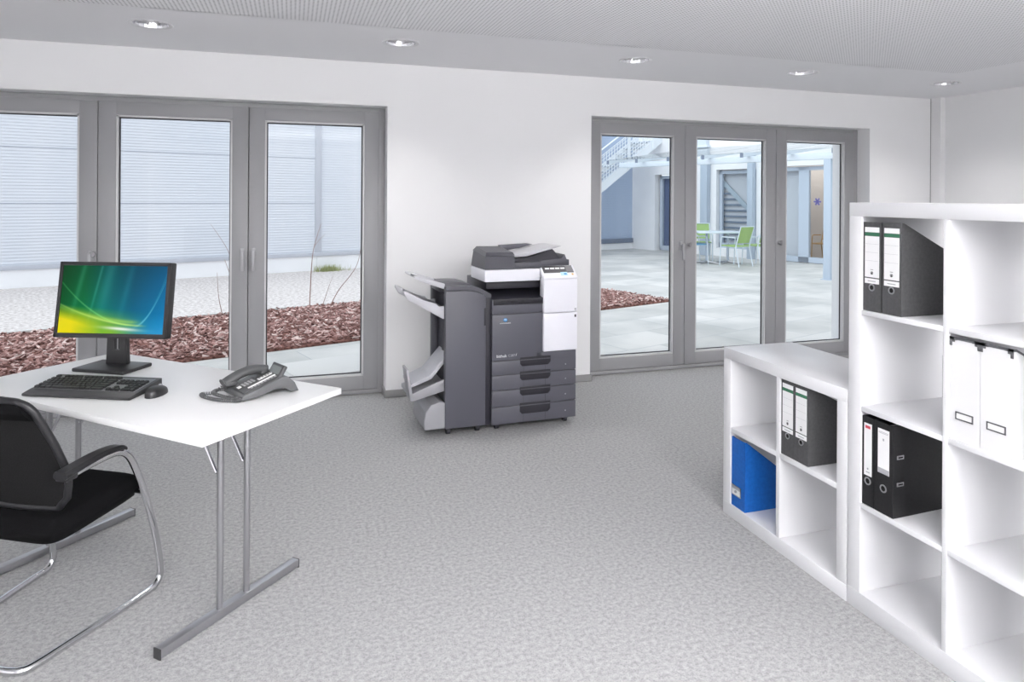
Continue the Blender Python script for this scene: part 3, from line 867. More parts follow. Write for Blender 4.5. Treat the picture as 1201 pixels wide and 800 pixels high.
# ---- keyboard
KH = R(-24.2)
kb = thing('computer_keyboard', 'black full-size keyboard in front of the monitor', 'keyboard', (-.965, 3.022, TOPZ), KH)
KW, KD = .437, .196
b = MB(); b.prism([(0, .002), (0, .012), (.042, .02), (KD, .036), (KD, .004)], 0, KW, 'x', .003); b.build('base', M['kbase'], kb)
keyme = {}
def key(x0, x1, y, d=.0155):
    wd = round(x1 - x0 - .0025, 4)
    if wd not in keyme:
        b = MB(); bm = b.bm
        h = .009; i = .0022
        vs = [bm.verts.new(p) for p in ((0, 0, 0), (wd, 0, 0), (wd, d, 0), (0, d, 0), (i, i * .6, h), (wd - i, i * .6, h), (wd - i, d - i, h), (i, d - i, h))]
        for f in ((4, 5, 6, 7), (0, 1, 5, 4), (1, 2, 6, 5), (2, 3, 7, 6), (3, 0, 4, 7)): bm.faces.new([vs[q] for q in f])
        o = b.build('key', M['keycap'], kb); keyme[wd] = o.data
    else:
        o = bpy.data.objects.new('key', keyme[wd]); C.objects.link(o); o.parent = kb
    o.location = (x0, y, .0205 + (y - .042) * .104); o.rotation_euler = (.104, 0, 0)
b = MB(); b.prism([(.044, .0205), (.044, .0215), (.176, .0352), (.176, .034)], .011, KW - .012, 'x'); b.build('key_bed', M['kbed'], kb)  # pale strip under the keys, painting the glints between them
u = .0186
rows = [[1.25, 1.25, 1.25, 6.25, 1.25, 1.25, 2.5], [2.25] + [1] * 10 + [2.75], [1.75] + [1] * 11 + [2.25], [1.5] + [1] * 12 + [1.5], [1] * 13 + [2], None]
for ri, rw in enumerate(rows):
    y = .046 + ri * .0205
    if rw:
        x = .012
        for wdt in rw: key(x, x + wdt * u, y); x += wdt * u
        x = .305
        if ri == 0:
            for k in range(3): key(x + k * u, x + (k + 1) * u, y)
        elif ri == 1: key(x + u, x + 2 * u, y)
        elif ri in (3, 4):
            for k in range(3): key(x + k * u, x + (k + 1) * u, y)
        x = .366
        if ri == 0: key(x, x + 2 * u, y); key(x + 2 * u, x + 3 * u, y)
        else:
            for k in range(3): key(x + k * u, x + (k + 1) * u, y)
    else:
        y += .006; x = .012
        for k in (0, 2, 3, 4, 5, 6.5, 7.5, 8.5, 9.5, 11, 12, 13, 14): key(x + k * u, x + (k + 1) * u, y)

# ---- mouse
ms = thing('computer_mouse', 'small black mouse right of the keyboard', 'mouse', (-.487, 2.905, TOPZ), R(-20))
b = MB()
def mz(u, v):
    a = 2 * PI * u; rr = math.sin(v * PI / 2)
    x = .031 * rr * math.copysign(abs(math.cos(a)) ** .8, math.cos(a)); y = .056 * rr * math.sin(a)
    z = .036 * math.cos(v * PI / 2) ** .62 * (1 - 3.2 * y) if v < 1 else 0
    return Vector((x, y, max(.001, z)))
b.grid(mz, 24, 10); bmesh.ops.remove_doubles(b.bm, verts=b.bm.verts, dist=.0004); bmesh.ops.recalc_face_normals(b.bm, faces=b.bm.faces)
b.build('body', M['blackplastic'], ms, sharp=60)
b = MB(); b.tube([(0, .022, .0335), (0, .036, .0285)], .004, 10); b.build('scroll_wheel', M['alu'], ms)

# ---- desk phone
PA = R(26)
ph = thing('desk_phone', 'grey desk phone with coiled handset cord on the right end of the desk', 'telephone', (-.247, 2.862, TOPZ), PA)
# local: x = back, y = left (so right is -y)
def pside(y0, y1, name, mm):
    b = MB(); b.prism([(0, .006), (0, .022), (.03, .03), (.155, .068), (.178, .066), (.205, .04), (.222, .004), (.19, .004), (.17, .022), (.125, .026), (.06, .008)], y0, y1, 'y', .003); return b.build(name, mm, ph)
pside(-.178, 0, 'body', M['phone'])
b = MB(); b.prism([(.02, .02), (.028, .036), (.075, .044), (.13, .060), (.155, .058), (.17, .04), (.1, .03)], -.058, -.004, 'y', .004); b.build('cradle', M['phone'], ph)
slope = math.atan2(.042, .135)
def onp(x, y, h=0):   # a point on the sloped key panel
    return Vector((x, y, .03 + (x - .03) * .042 / .135 + h))
b = MB(); bm = b.bm
Ms = Matrix.Translation((.012, -.09, .0255)) @ Matrix.Rotation(-slope, 4, 'Y')
b.box(0, .15, -.075, .022, 0, .004, .002, 2, Ms); b.build('key_panel', M['phonedark'], ph)
for r_ in range(4):
    for c_ in range(3):
        b = MB(); b.box(.028 + r_ * .0125, .037 + r_ * .0125, .012 - c_ * .0125, .021 - c_ * .0125, .003, .007, .002, 2, Ms); b.build('key', M['phonekey'], ph)
b = MB(); b.box(.085, .146, -.02, .0, .003, .0055, .001, 1, Ms); b.box(.03, .146, -.05, -.038, .003, .0055, .001, 1, Ms); b.box(.008, .022, -.008, .014, .003, .0055, .001, 1, Ms); b.build('label_strip', M['paper'], ph)
for k in range(8):
    b = MB(); b.box(.034 + k * .0135, .043 + k * .0135, -.065, -.055, .003, .007, .002, 2, Ms); b.build('button', M['phonekey'], ph)
for k in range(5):
    b = MB(); b.box(.088 + k * .012, .096 + k * .012, -.018, -.006, .005, .008, .002, 2, Ms); b.build('button', M['phonekey'], ph)
Md = Matrix.Translation((.146, -.118, .060)) @ Matrix.Rotation(R(-58), 4, 'Y')
b = MB(); b.box(0, .052, -.052, .045, -.008, .008, .004, 2, Md); dsp = b.build('display', M['phonedark'], ph)
b = MB(); b.box(.012, .042, -.04, .033, .0075, .009, .001, 1, Md); b.build('lcd', M['lcd'], dsp)
hp = cat_rom([(-.014, -.03, .040), (.015, -.03, .055), (.055, -.03, .071), (.10, -.03, .079), (.14, -.03, .074), (.15, -.03, .070)], 6)
b = MB(); b.tube(hp, [.021, .022] + [.018] * (len(hp) - 4) + [.021, .021], 14, sx=1.25)
b.box(-.012, .036, -.055, -.005, .030, .054, .01, 3); b.box(.125, .163, -.054, -.006, .054, .074, .01, 3)
b.build('handset', M['phonedark'], ph)
cp = cat_rom([(-.005, -.028, .04), (-.04, -.012, .012), (-.075, .012, .008), (-.085, -.02, .008), (-.072, -.075, .008), (-.05, -.12, .008), (-.022, -.155, .008), (-.005, -.168, .009), (-.002, -.150, .010), (-.022, -.115, .010), (-.04, -.07, .012), (-.05, -.03, .016), (-.03, -.01, .018), (.004, -.012, .016)], 14)
b = MB(); hel = []
nt = 78
for i in range(nt * 8):
    t = i / (nt * 8) * (len(cp) - 1.001); k = int(t); f = t - k
    p = cp[k].lerp(cp[k + 1], f); tg = (cp[k + 1] - cp[k]).normalized(); sd = Vector((-tg.y, tg.x, 0)).normalized(); upv = tg.cross(sd)
    a = i / 8 * 2 * PI
    hel.append(p + (sd * math.cos(a) + upv * math.sin(a)) * .0052)
b.tube(hel, .0021, 5); b.build('coiled_cord', M['phone'], ph)

# ================================================================== CHAIR
CH = R(60)
hw = .245
ro = Vector((math.sin(CH), -math.cos(CH), 0))
co = Vector((-.478, 2.90, 0)) - ro * hw
ch = thing('cantilever_chair', 'black mesh-back visitor chair with bent chrome frame, drawn up to the desk', 'chair', co, CH - PI / 2)
side = [(-.385, .583), (-.26, .59), (-.195, .583), (-.15, .553), (-.112, .485), (-.072, .391), (-.032, .269), (-.004, .166), (.012, .075), (.008, .034), (-.02, .014), (-.06, .0125)]
def fx(y): return hw if y > -.1 else hw - .05 * min(1, (-.1 - y) / .4)
rp = [(hw, y, z) for y, z in side]
rp += [(fx(-.2), -.2, .0125), (fx(-.35), -.35, .0125), (fx(-.47), -.47, .0125), (fx(-.5) - .012, -.508, .0125), (fx(-.5) - .045, -.522, .0125), (.1, -.524, .0125)]
full = rp + [(0, -.524, .0125)] + [(-x, y, z) for x, y, z in reversed(rp)]
b = MB(); b.tube(cat_rom(full, 5), .0125, 14); b.build('frame', M['chrome'], ch)
b = MB(); b.tube([(-hw + .01, -.06, .386), (hw - .01, -.06, .386)], .010, 10); b.build('seat_support', M['chrome'], ch)
for s in (-1, 1):
    b = MB()
    ap = [(s * hw, y, z) for y, z in ((-.44, .594), (-.34, .605), (-.27, .609), (-.205, .604), (-.18, .594))]
    c = cat_rom(ap, 5)
    bm = b.bm; prev = None
    for i, p in enumerate(c):
        t = i / (len(c) - 1); wdt = .026 - .004 * t; hgt = .012 - .005 * t
        ring = [bm.verts.new(p + Vector((dx * wdt, 0, dz * hgt))) for dx, dz in ((-1, -.6), (-.8, -1), (.8, -1), (1, -.6), (1, .3), (.75, 1), (-.75, 1), (-1, .3))]
        if prev:
            for k in range(8): bm.faces.new((prev[k], prev[(k + 1) % 8], ring[(k + 1) % 8], ring[k]))
        else: bm.faces.new(ring)
        prev = ring
    bm.faces.new(list(reversed(prev)))
    bmesh.ops.recalc_face_normals(bm, faces=bm.faces)
    b.box(s * hw - .024, s * hw + .024, -.438, -.39, .572, .604, .008, 2)
    b.build('armrest', M['chairplastic'], ch)
# seat cushion
def st_(u, v, top):
    x = (2 * u - 1); y = v
    hwid = .205 + .012 * (1 - y)
    e = (1 - abs(x) ** 6) ** .5 if abs(x) < 1 else 0
    ey = (1 - abs(2 * y - 1) ** 8) ** .5 if abs(2 * y - 1) < 1 else 0
    zc = .388 + .012 * y - (.012 * (max(0, y - .85) / .15) ** 2)
    th = .045 * max(e, .0) ** .6 * max(ey, 0) ** .6
    bul = 1 - .08 * abs(2 * y - 1) ** 4
    return Vector((x * hwid * bul, -.43 + .43 * y - (0.02 * x * x if y > .9 else 0), zc + (th if top else -th) + (.01 * x * x if top else 0)))
b = MB(); b.shell(lambda u, v: st_(u, v, True), lambda u, v: st_(u, v, False), 24, 24); bmesh.ops.remove_doubles(b.bm, verts=b.bm.verts, dist=.001)
b.build('seat', M['fabric'], ch, sharp=70)
# backrest
def wv(v): 
    t = [(0, .150), (.1, .186), (.25, .203), (.4, .204), (.6, .192), (.8, .172), (.9, .160), (.96, .146), (1, .112)]
    for (a, x), (c, y) in zip(t, t[1:]):
        if v <= c: return x + (y - x) * (v - a) / (c - a)
    return t[-1][1]
def bk_(u, v, o=0, sc=1.0):
    x = (2 * u - 1) * wv(v) * sc
    y = -.365 - .115 * v ** 1.15 - .03 * (1 - v) ** 3 * 0 + .035 * (x / .24) ** 2 - .02 * math.sin(v * PI) * 0
    return Vector((x, y + o, .445 + .385 * v))
b = MB(); b.shell(lambda u, v: bk_(u, v, 0, .97), lambda u, v: bk_(u, v, -.006, .97), 20, 28); b.build('mesh_back', M['mesh'], ch, sharp=60)
rim = [bk_(1, j / 30) for j in range(31)] + [bk_(1 - i / 8, 1) + Vector((0, 0, .006 * math.sin(i / 8 * PI))) for i in range(1, 8)] + [bk_(0, 1 - j / 30) for j in range(31)] + [bk_(i / 8, 0) for i in range(1, 8)]
b = MB(); b.tube(cat_rom(rim, 2, True), .0125, 10, closed=True); b.build('back_frame', M['chairplastic'], ch, sharp=60)
b = MB(); b.shell(lambda u, v: bk_(u, .84 + .15 * v, -.012 - .014 * math.sin(v * PI), .93), lambda u, v: bk_(u, .84 + .15 * v, .014, .93), 14, 10); b.build('top_roll', M['fabric'], ch, sharp=60)
b = MB(); b.box(-.05, .05, -.372, -.33, .40, .475, .01); b.build('back_bracket', M['fabric'], ch)

# ================================================================== PRINTER
PR = R(1.9)
pr = thing('multifunction_printer', 'dark grey multifunction printer with white front tower and side finisher', 'printer', (1.215, 4.192, 0), PR)
# local: x = right, y = back, z = up
b = MB(); b.box(.003, .582, .012, .60, .04, .80, .006); b.box(.003, .582, .30, .60, .79, .935, .004); b.box(.44, .582, .06, .60, .79, .93, .004)
body = b.build('body', M['pr_dark'], pr)
for (x, y) in ((.05, .06), (.53, .06), (.05, .54), (.53, .54)):
    b = MB(); b.tube([(x - .012, y, .02), (x + .012, y, .02)], .02, 14); b.box(x - .02, x + .02, y - .02, y + .02, .025, .045, .004); b.build('caster', M['pr_black'], pr)
b = MB(); b.box(0, .346, 0, .03, .449, .742, .004); b.box(.30, .585, .0, .03, .4225, .487, .004); b.build('front_door', M['pr_mid'], pr)
b = MB(); b.box(0, .346, 0, .05, .7465, .84, .005); b.build('upper_cover', M['pr_mid'], pr)
# output tray floor rising to the back
b = MB(); b.prism([(.0, .80), (.0, .84), (.05, .845), (.30, .90), (.30, .80)], .004, .44, 'x', .003); b.build('output_tray', M['pr_black'], pr)
zb = [.040, .153, .258, .356, .447]
for k in range(4):
    z0, z1 = zb[k] + .002, zb[k + 1] - .0025
    dz = -.018   # the tray edges stay level
    b = MB(); b.box(0, .585, 0, .02, z0, z1, .003); dr = b.build('paper_drawer', M['pr_mid'], pr)
    # recessed grip across the top edge of the drawer
    b = MB(); zt = z1 + .016
    hb = .045 if k else .058
    b.prism([(.19, zt), (.19, zt - hb + .004), (.205, zt - hb - .012), (.385, zt - hb - .012), (.402, zt - hb + .006), (.402, zt)], -.0015, .01, 'y', .001); b.build('drawer_grip', M['recess'], dr)
    b = MB(); b.box(.192, .40, -.003, 0, z1 - .004, z1 + .002, .001); b.build('grip_lip', M['pr_dark'], dr)
    b = MB(); b.box(.214, .2155, -.0006, .001, z0 + .004, zt - hb - .014); b.box(.366, .3675, -.0006, .001, z0 + .004, zt - hb - .014); b.build('drawer_seam', M['recess'], dr)
    zd = (z0 + z1) / 2 - .006
    b = MB(); b.lathe([(.0045, 0), (.0045, .0008)], seg=12, Mx=Matrix.Translation((.51, -.0002, zd)) @ Matrix.Rotation(R(90), 4, 'X')); b.build('size_mark', M['txt_grey'], dr)
# white tower
b = MB(); b.box(.347, .588, -.014, .05, .489, .7365, .006, 3); b.build('tower_cover', M['pr_white'], pr)
b = MB(); b.box(.347, .588, -.014, .06, .7395, .962, .008, 3); b.build('tower_cover', M['pr_white'], pr)
b = MB(); b.box(.566, .578, -.0155, -.013, .705, .722, .001); b.build('power_switch', M['pr_black'], pr)
b = MB(); b.lathe([(.008, 0), (.008, .001)], seg=16, Mx=Matrix.Translation((.572, -.0142, .757)) @ Matrix.Rotation(R(90), 4, 'X')); b.build('badge', M['txt_grey'], pr)
# control panel, tilted
Mc = Matrix.Translation((.347, -.010, .958)) @ Matrix.Rotation(R(40), 4, 'X')
b = MB(); b.box(-.002, .243, -.004, .116, -.02, .012, .007, 3, Mc); cpn = b.build('control_panel', M['pr_white'], pr)
b = MB(); b.box(.012, .228, .045, .110, .0115, .0135, .001, 1, Mc); b.build('display', M['pr_black'], cpn)
b = MB()
for k in range(4): b.box(.03 + k * .037, .06 + k * .037, .078, .090, .013, .0142, 0, 1, Mc)
b.build('display_line', M['txt_white'], cpn)
b = MB(); b.box(.175, .224, .048, .106, .0125, .0155, .001, 1, Mc); b.build('keypad', M['pr_dark'], cpn)
b = MB(); b.box(.128, .178, .020, .050, .0115, .0142, .001, 1, Mc); b.build('touch_key', M['pale_blue'], cpn)
b = MB(); b.box(.15, .17, .025, .039, .0138, .015, .001, 1, Mc); b.build('start_key', M['logo_blue'], cpn)
b = MB(); b.box(.205, .218, .022, .036, .0115, .0142, .001, 1, Mc); b.build('stop_key', M['amber'], cpn)
# scanner unit (white) and its dark column
b = MB(); b.box(-.036, .345, .045, .37, .946, 1.024, .008, 3); b.box(.33, .56, .10, .37, .955, 1.024, .006); b.build('scanner', M['pr_white'], pr)
b = MB(); b.box(.0, .57, .13, .40, .89, .948, .002); b.build('scanner_column', M['pr_black'], pr)
# document feeder
b = MB(); bm = b.bm
def hexa(p0, p1):
    A = [bm.verts.new(p) for p in p0]; B = [bm.verts.new(p) for p in p1]
    fs = [bm.faces.new(list(reversed(A))), bm.faces.new(B)] + [bm.faces.new((A[i], A[(i + 1) % 4], B[(i + 1) % 4], B[i])) for i in range(4)]
    bmesh.ops.recalc_face_normals(bm, faces=fs)
hexa([(-.034, .05, 1.026), (.168, .05, 1.026), (.168, .37, 1.026), (-.034, .37, 1.026)], [(-.032, .05, 1.112), (.166, .05, 1.112), (.166, .36, 1.128), (-.022, .36, 1.128)])
hexa([(-.034, .046, 1.114), (.168, .046, 1.114), (.168, .37, 1.13), (-.024, .37, 1.13)], [(-.02, .07, 1.136), (.160, .07, 1.134), (.16, .34, 1.156), (-.005, .34, 1.158)])
b.build('document_feeder', M['pr_dark'], pr, smooth=False)
b = MB(); b.box(.165, .36, .055, .37, 1.026, 1.068, .006, 2); b.prism([(.345, 1.036), (.345, 1.072), (.51, 1.084), (.538, 1.112), (.552, 1.078), (.57, 1.076), (.57, 1.036)], .085, .37, 'y', .003)
b.build('feeder_output_tray', M['pr_dark'], pr)
b = MB(); b.prism([(.165, 1.10), (.165, 1.124), (.262, 1.128), (.455, 1.168), (.51, 1.168), (.44, 1.150), (.262, 1.106)], .07, .36, 'y', .002); b.build('feeder_input_tray', M['pr_light'], pr)
b = MB(); b.prism([(.165, 1.07), (.165, 1.09), (.30, 1.10), (.45, 1.148), (.50, 1.09), (.5, 1.07)], .09, .34, 'y'); b.build('feeder_support', M['pr_black'], pr)
b = MB(); b.prism([(.155, 1.12), (.155, 1.163), (.36, 1.172), (.40, 1.165), (.3, 1.14)], .33, .36, 'y', .002); b.build('feeder_rear_guide', M['pr_mid'], pr)
# link unit between body and finisher
b = MB(); b.box(-.038, .002, .03, .5, .04, .86, .003); b.build('link_unit', M['pr_black'], pr)
# finisher
fz = [(-.303, .905), (-.19, .906), (-.13, .902), (-.085, .889), (-.055, .872), (-.044, .862), (-.042, .85)]
lidp = [(-.303, .935), (-.19, .936), (-.13, .931), (-.085, .918), (-.05, .900), (-.03, .888), (-.008, .876), (-.008, .855), (-.042, .855)]
b = MB(); b.prism([(-.303, .05)] + fz + [(-.042, .05)], .0, .025, 'y', .003); b.build('finisher_door', M['pr_mid'], pr)
b = MB(); b.prism(lidp + [(x, z + .003) for x, z in reversed(fz[:-1])], -.002, .035, 'y'); b.build('finisher_lid', M['pr_dark'], pr)
b = MB(); b.box(-.245, -.042, .026, .43, .05, .84, .004); b.prism([(-.303, .05), (-.303, .94), (-.28, .94), (-.24, .9), (-.24, .05)], .385, .43, 'y', .004)
b.box(-.303, -.27, .026, .05, .05, .93, .003); b.prism([(-.303, .88), (-.303, .935), (-.19, .936), (-.13, .931), (-.085, .918), (-.05, .90), (-.042, .85), (-.245, .85)], .2, .43, 'y', .002)
b.build('finisher_body', M['pr_dark'], pr)
b = MB(); b.box(-.262, -.246, .05, .385, .06, .88); b.box(-.268, -.262, .12, .16, .3, .8); b.box(-.268, -.262, .2, .24, .3, .8); b.box(-.29, -.15, .06, .19, .885, .915, .004); b.build('finisher_slot', M['pr_black'], pr)
b = MB(); b.box(-.055, -.04, -.004, .03, .68, .79, .003); b.build('door_grip', M['pr_black'], pr)
for (x, y) in ((-.27, .06), (-.08, .06), (-.27, .37), (-.08, .37)):
    b = MB(); b.tube([(x - .012, y, .022), (x + .012, y, .022)], .022, 14); b.box(x - .016, x + .016, y - .016, y + .016, .03, .055, .003); b.build('caster', M['pr_black'], pr)


def tray(name, poly, y0, y1, rim, mm, plate_m):
    t0 = MB(); t0.prism(poly, y0, y0 + .012, 'y', .002)
    o = t0.build(name, mm, pr)
    t0 = MB(); t0.prism(poly, y1 - .012, y1, 'y', .002); t0.build('tray_side', mm, o)
    t1 = MB(); t1.prism(rim, y0 + .012, y1 - .012, 'y', .001); t1.build('tray_plate', plate_m, o)
    return o


tray('finisher_tray', [(-.295, .910), (-.295, .945), (-.455, .998), (-.492, 1.002), (-.492, .99), (-.445, .962)], .06, .36, [(-.295, .918), (-.295, .926), (-.455, .985), (-.455, .975)], M['pr_light'], M['pr_plate'])
tray('finisher_tray', [(-.285, .728), (-.285, .808), (-.335, .806), (-.355, .828), (-.425, .846), (-.535, .905), (-.556, .914), (-.556, .896), (-.530, .856), (-.31, .728)], .045, .37, [(-.285, .765), (-.285, .785), (-.505, .885), (-.505, .870)], M['pr_light'], M['pr_plate'])
b = MB(); b.prism([(-.28, .285), (-.28, .345), (-.31, .35), (-.515, .275), (-.515, .245), (-.49, .235)], .03, .05, 'y', .002)
b.prism([(-.28, .29), (-.28, .31), (-.51, .262), (-.51, .24)], .05, .36, 'y', .001)
b.prism([(-.495, .235), (-.527, .43), (-.541, .43), (-.515, .235)], .03, .16, 'y', .002)
lo = b.build('booklet_tray', M['pr_grey'], pr)
b = MB(); b.prism([(-.262, .50), (-.262, .47), (-.37, .345), (-.50, .30), (-.505, .32), (-.38, .37)], .09, .33, 'y', .002); b.build('tray_slide', M['pr_light'], lo)
b = MB()
ftp = [(-.3035, .055), (-.3035, .215), (-.34, .222), (-.392, .207), (-.425, .165), (-.435, .11), (-.432, .055)]
b.prism(ftp, .0, .33, 'y', .006, 3); b.build('booklet_unit', M['pr_grey'], pr)
# writing
Mv = Matrix.Rotation(R(90), 4, 'X')
b = MB(); b.lathe([(.0135, 0), (.0135, .0006)], seg=24, Mx=Matrix.Translation((.088, -.0002, .708)) @ Matrix.Scale(.82, 4, (0, 0, 1)) @ Mv); lg = b.build('maker_logo', M['logo_blue'], pr)
b = MB()
for k, (wd, dz) in enumerate(((.010, .006), (.0125, .002), (.0125, -.002))): b.box(.088 - wd * .75, .088 + wd * .75, -.0014, -.0005, .708 + dz - .0007, .708 + dz + .0007)
b.build('logo_stripe', M['txt_white'], lg)
text('maker_name', 'KONICA MINOLTA', .0085, M['txt_white'], pr, Matrix.Translation((.088, -.0006, .684)) @ Mv, align='CENTER')
text('model_name', 'bizhub', .026, M['txt_white'], pr, Matrix.Translation((.030, -.0006, .470)) @ Mv, ext=.0006)
text('model_number', 'C287', .0215, M['txt_grey'], pr, Matrix.Translation((.108, -.0006, .471)) @ Mv)
text('model_number', 'i', .027, M['txt_white'], pr, Matrix.Translation((.158, -.0006, .473)) @ Mv, shear=.3)

# ================================================================== SHELVES
SX0, SX1 = 1.965, 2.355


def shelf_unit(name, label, y0, ncol, nrow, zt, out, zrows, ydivs, yin):
    t = thing(name, label, 'shelf', (0, 0, 0))
    y1 = y0
    ylo = yin[0] - out
    b = MB(); b.box(SX0, SX1, ylo, y0, zt - out, zt, .0015); b.build('top_panel', M['shelf'], t)
    b = MB(); b.box(SX0, SX1, ylo, y0, 0, zrows[0][0], .0015); b.build('bottom_panel', M['shelf'], t)
    b = MB(); b.box(SX0 + .0005, SX1, yin[1], y0, zrows[0][0], zt - out, .0015); b.build('side_panel', M['shelf'], t)
    b = MB(); b.box(SX0 + .0005, SX1, ylo, yin[0], zrows[0][0], zt - out, .0015); b.build('side_panel', M['shelf'], t)
    for (a, c) in ydivs:
        b = MB(); b.box(SX0 + .001, SX1 - .001, a, c, zrows[0][0], zt - out, .001); b.build('divider', M['shelf'], t)
    ys = [yin[1]] + [v for a, c in ydivs for v in (c, a)] + [yin[0]]
    for (za, zb_) in zrows[1:]:
        for i in range(0, len(ys), 2):
            b = MB(); b.box(SX0 + .0015, SX1 - .002, ys[i + 1], ys[i], za, zb_, .001); b.build('shelf_board', M['shelf'], t)
    return t


shelf_unit('tall_cube_shelf', 'tall white cube shelf at the right, four rows high', 2.043, 4, 4, 1.480, .050,
           [(.067, 0), (.375, .393), (.726, .744), (1.074, 1.092)], [(1.639, 1.657), (1.293, 1.311), (.947, .965)], (.62, 1.985))
shelf_unit('low_cube_shelf', 'low white cube shelf, two rows high, joined to the tall shelf', 2.812, 2, 2, .786, .050,
           [(.06, 0), (.397, .419)], [(2.417, 2.439)], (2.098, 2.757))


# ---- files
def ringhole(o, x, y, z, r=.0115):
    b = MB(); Mx = Matrix.Translation((x, y, z)) @ Matrix.Rotation(R(-90), 4, 'Y')
    b.lathe([(r - .003, 0), (r - .003, .0022), (r + .0015, .0022), (r + .0015, 0)], seg=24, Mx=Mx, cap=False)
    rg = b.build('finger_ring', M['alu'], o)
    b = MB(); b.lathe([(r - .0025, 0), (r - .0025, .0009)], seg=20, Mx=Mx); b.build('finger_hole', M['hole'], rg)


def grey_file(name, label, x, y, z, w_=.0785, group=None):
    # local: x into the shelf, y = towards left (far), z up; the spine faces -x
    t = thing(name, label, 'magazine file', (x, y, z), 0, group)
    H, D = .318, .262
    b = MB()
    poly = [(0, 0), (0, H), (.012, H), (D, H - .125), (D, 0)]
    b.prism(poly, 0, .003, 'y'); b.prism(poly, w_ - .003, w_, 'y')
    b.box(0, .003, .003, w_ - .003, .0, H); b.box(D - .003, D, .003, w_ - .003, .0, H - .126); b.box(.003, D - .003, .003, w_ - .003, 0, .003)
    b.box(.003, .012, .003, w_ - .003, H - .012, H)
    b.build('case', M['binder'], t, smooth=False)
    e = .0012
    b = MB(); b.box(-e, 0, .008, w_ - .008, H - .036, H - .018); b.build('title_label', M['label'], t)
    b = MB(); b.box(-e, 0, .008, w_ - .008, H - .049, H - .037); b.build('green_band', M['green'], t)
    b = MB(); b.box(-e, 0, .008, w_ - .008, .121, H - .050); lb = b.build('spine_label', M['label'], t)
    b = MB(); b.box(-e, 0, .008, w_ - .008, .099, .117); b.box(-e - .0004, 0, .02, w_ - .02, .105, .1085); lb2 = b.build('maker_label', M['label'], t)
    b = MB(); b.box(-e - .0006, -e, .022, w_ - .022, .106, .109); b.build('label_print', M['txt_grey'], lb2)
    b = MB(); cy = w_ / 2; Mx = Matrix.Translation((-e, cy, .137)) @ Matrix.Rotation(R(-90), 4, 'Y')
    b.lathe([(.006, 0), (.006, .0005), (.0047, .0005), (.0047, 0)], seg=16, Mx=Mx, cap=False); b.box(-e - .0006, -e, cy - .006, cy + .006, .148, .1495); b.box(-e - .0006, -e, cy - .003, cy + .003, .1325, .14)
    b.build('label_mark', M['txt_dark'], lb)
    b = MB()
    for q in (.18, .21, .24): b.box(-e - .0003, -e, .010, w_ - .010, q, q + .0006)
    b.build('label_line', M['txt_grey'], lb)
    ringhole(t, 0, w_ / 2, .085)
    return t


g0 = grey_file('magazine_file', 'grey magazine file with green-banded label, left of two in the tall shelf', 1.972, 1.9045, 1.0925, group='grey magazine files')
dup(g0, (1.972, 1.82, 1.0925), 0, 'grey magazine file with green-banded label, right of two in the tall shelf')
dup(g0, (1.972, 2.336, .4195), 0, 'grey magazine file with green-banded label, left of two in the low shelf')
dup(g0, (1.972, 2.2565, .4195), 0, 'grey magazine file with green-banded label, right of two in the low shelf')


def blue_file():
    t = thing('magazine_file', 'bright blue magazine file in the bottom left cube of the low shelf', 'magazine file', (1.972, 2.655, .0605))
    w_, H, D = .1, .318, .26
    b = MB(); poly = [(0, 0), (0, H), (.008, H), (D, H - .19), (D, 0)]
    b.prism(poly, 0, .003, 'y'); b.prism(poly, w_ - .003, w_, 'y'); b.box(0, .003, .003, w_ - .003, 0, H); b.box(D - .003, D, .003, w_ - .003, 0, H - .195); b.box(.003, D - .003, .003, w_ - .003, 0, .003)
    b.build('case', M['blue'], t, smooth=False)
    b = MB(); b.box(-.003, 0, .03, .098, .052, .056); b.box(-.003, 0, .03, .098, .082, .098); b.box(-.003, 0, .03, .034, .052, .098); b.box(-.003, 0, .094, .098, .052, .098)
    h = b.build('label_holder', M['alu'], t)
    b = MB(); b.box(-.0015, 0, .034, .094, .056, .083); b.build('label_card', M['paper'], h)
    b = MB(); b.tube([(0, .064, .072), (-.008, .064, .072)], .006, 10); b.build('pull', M['alu'], h)
    return t


blue_file()


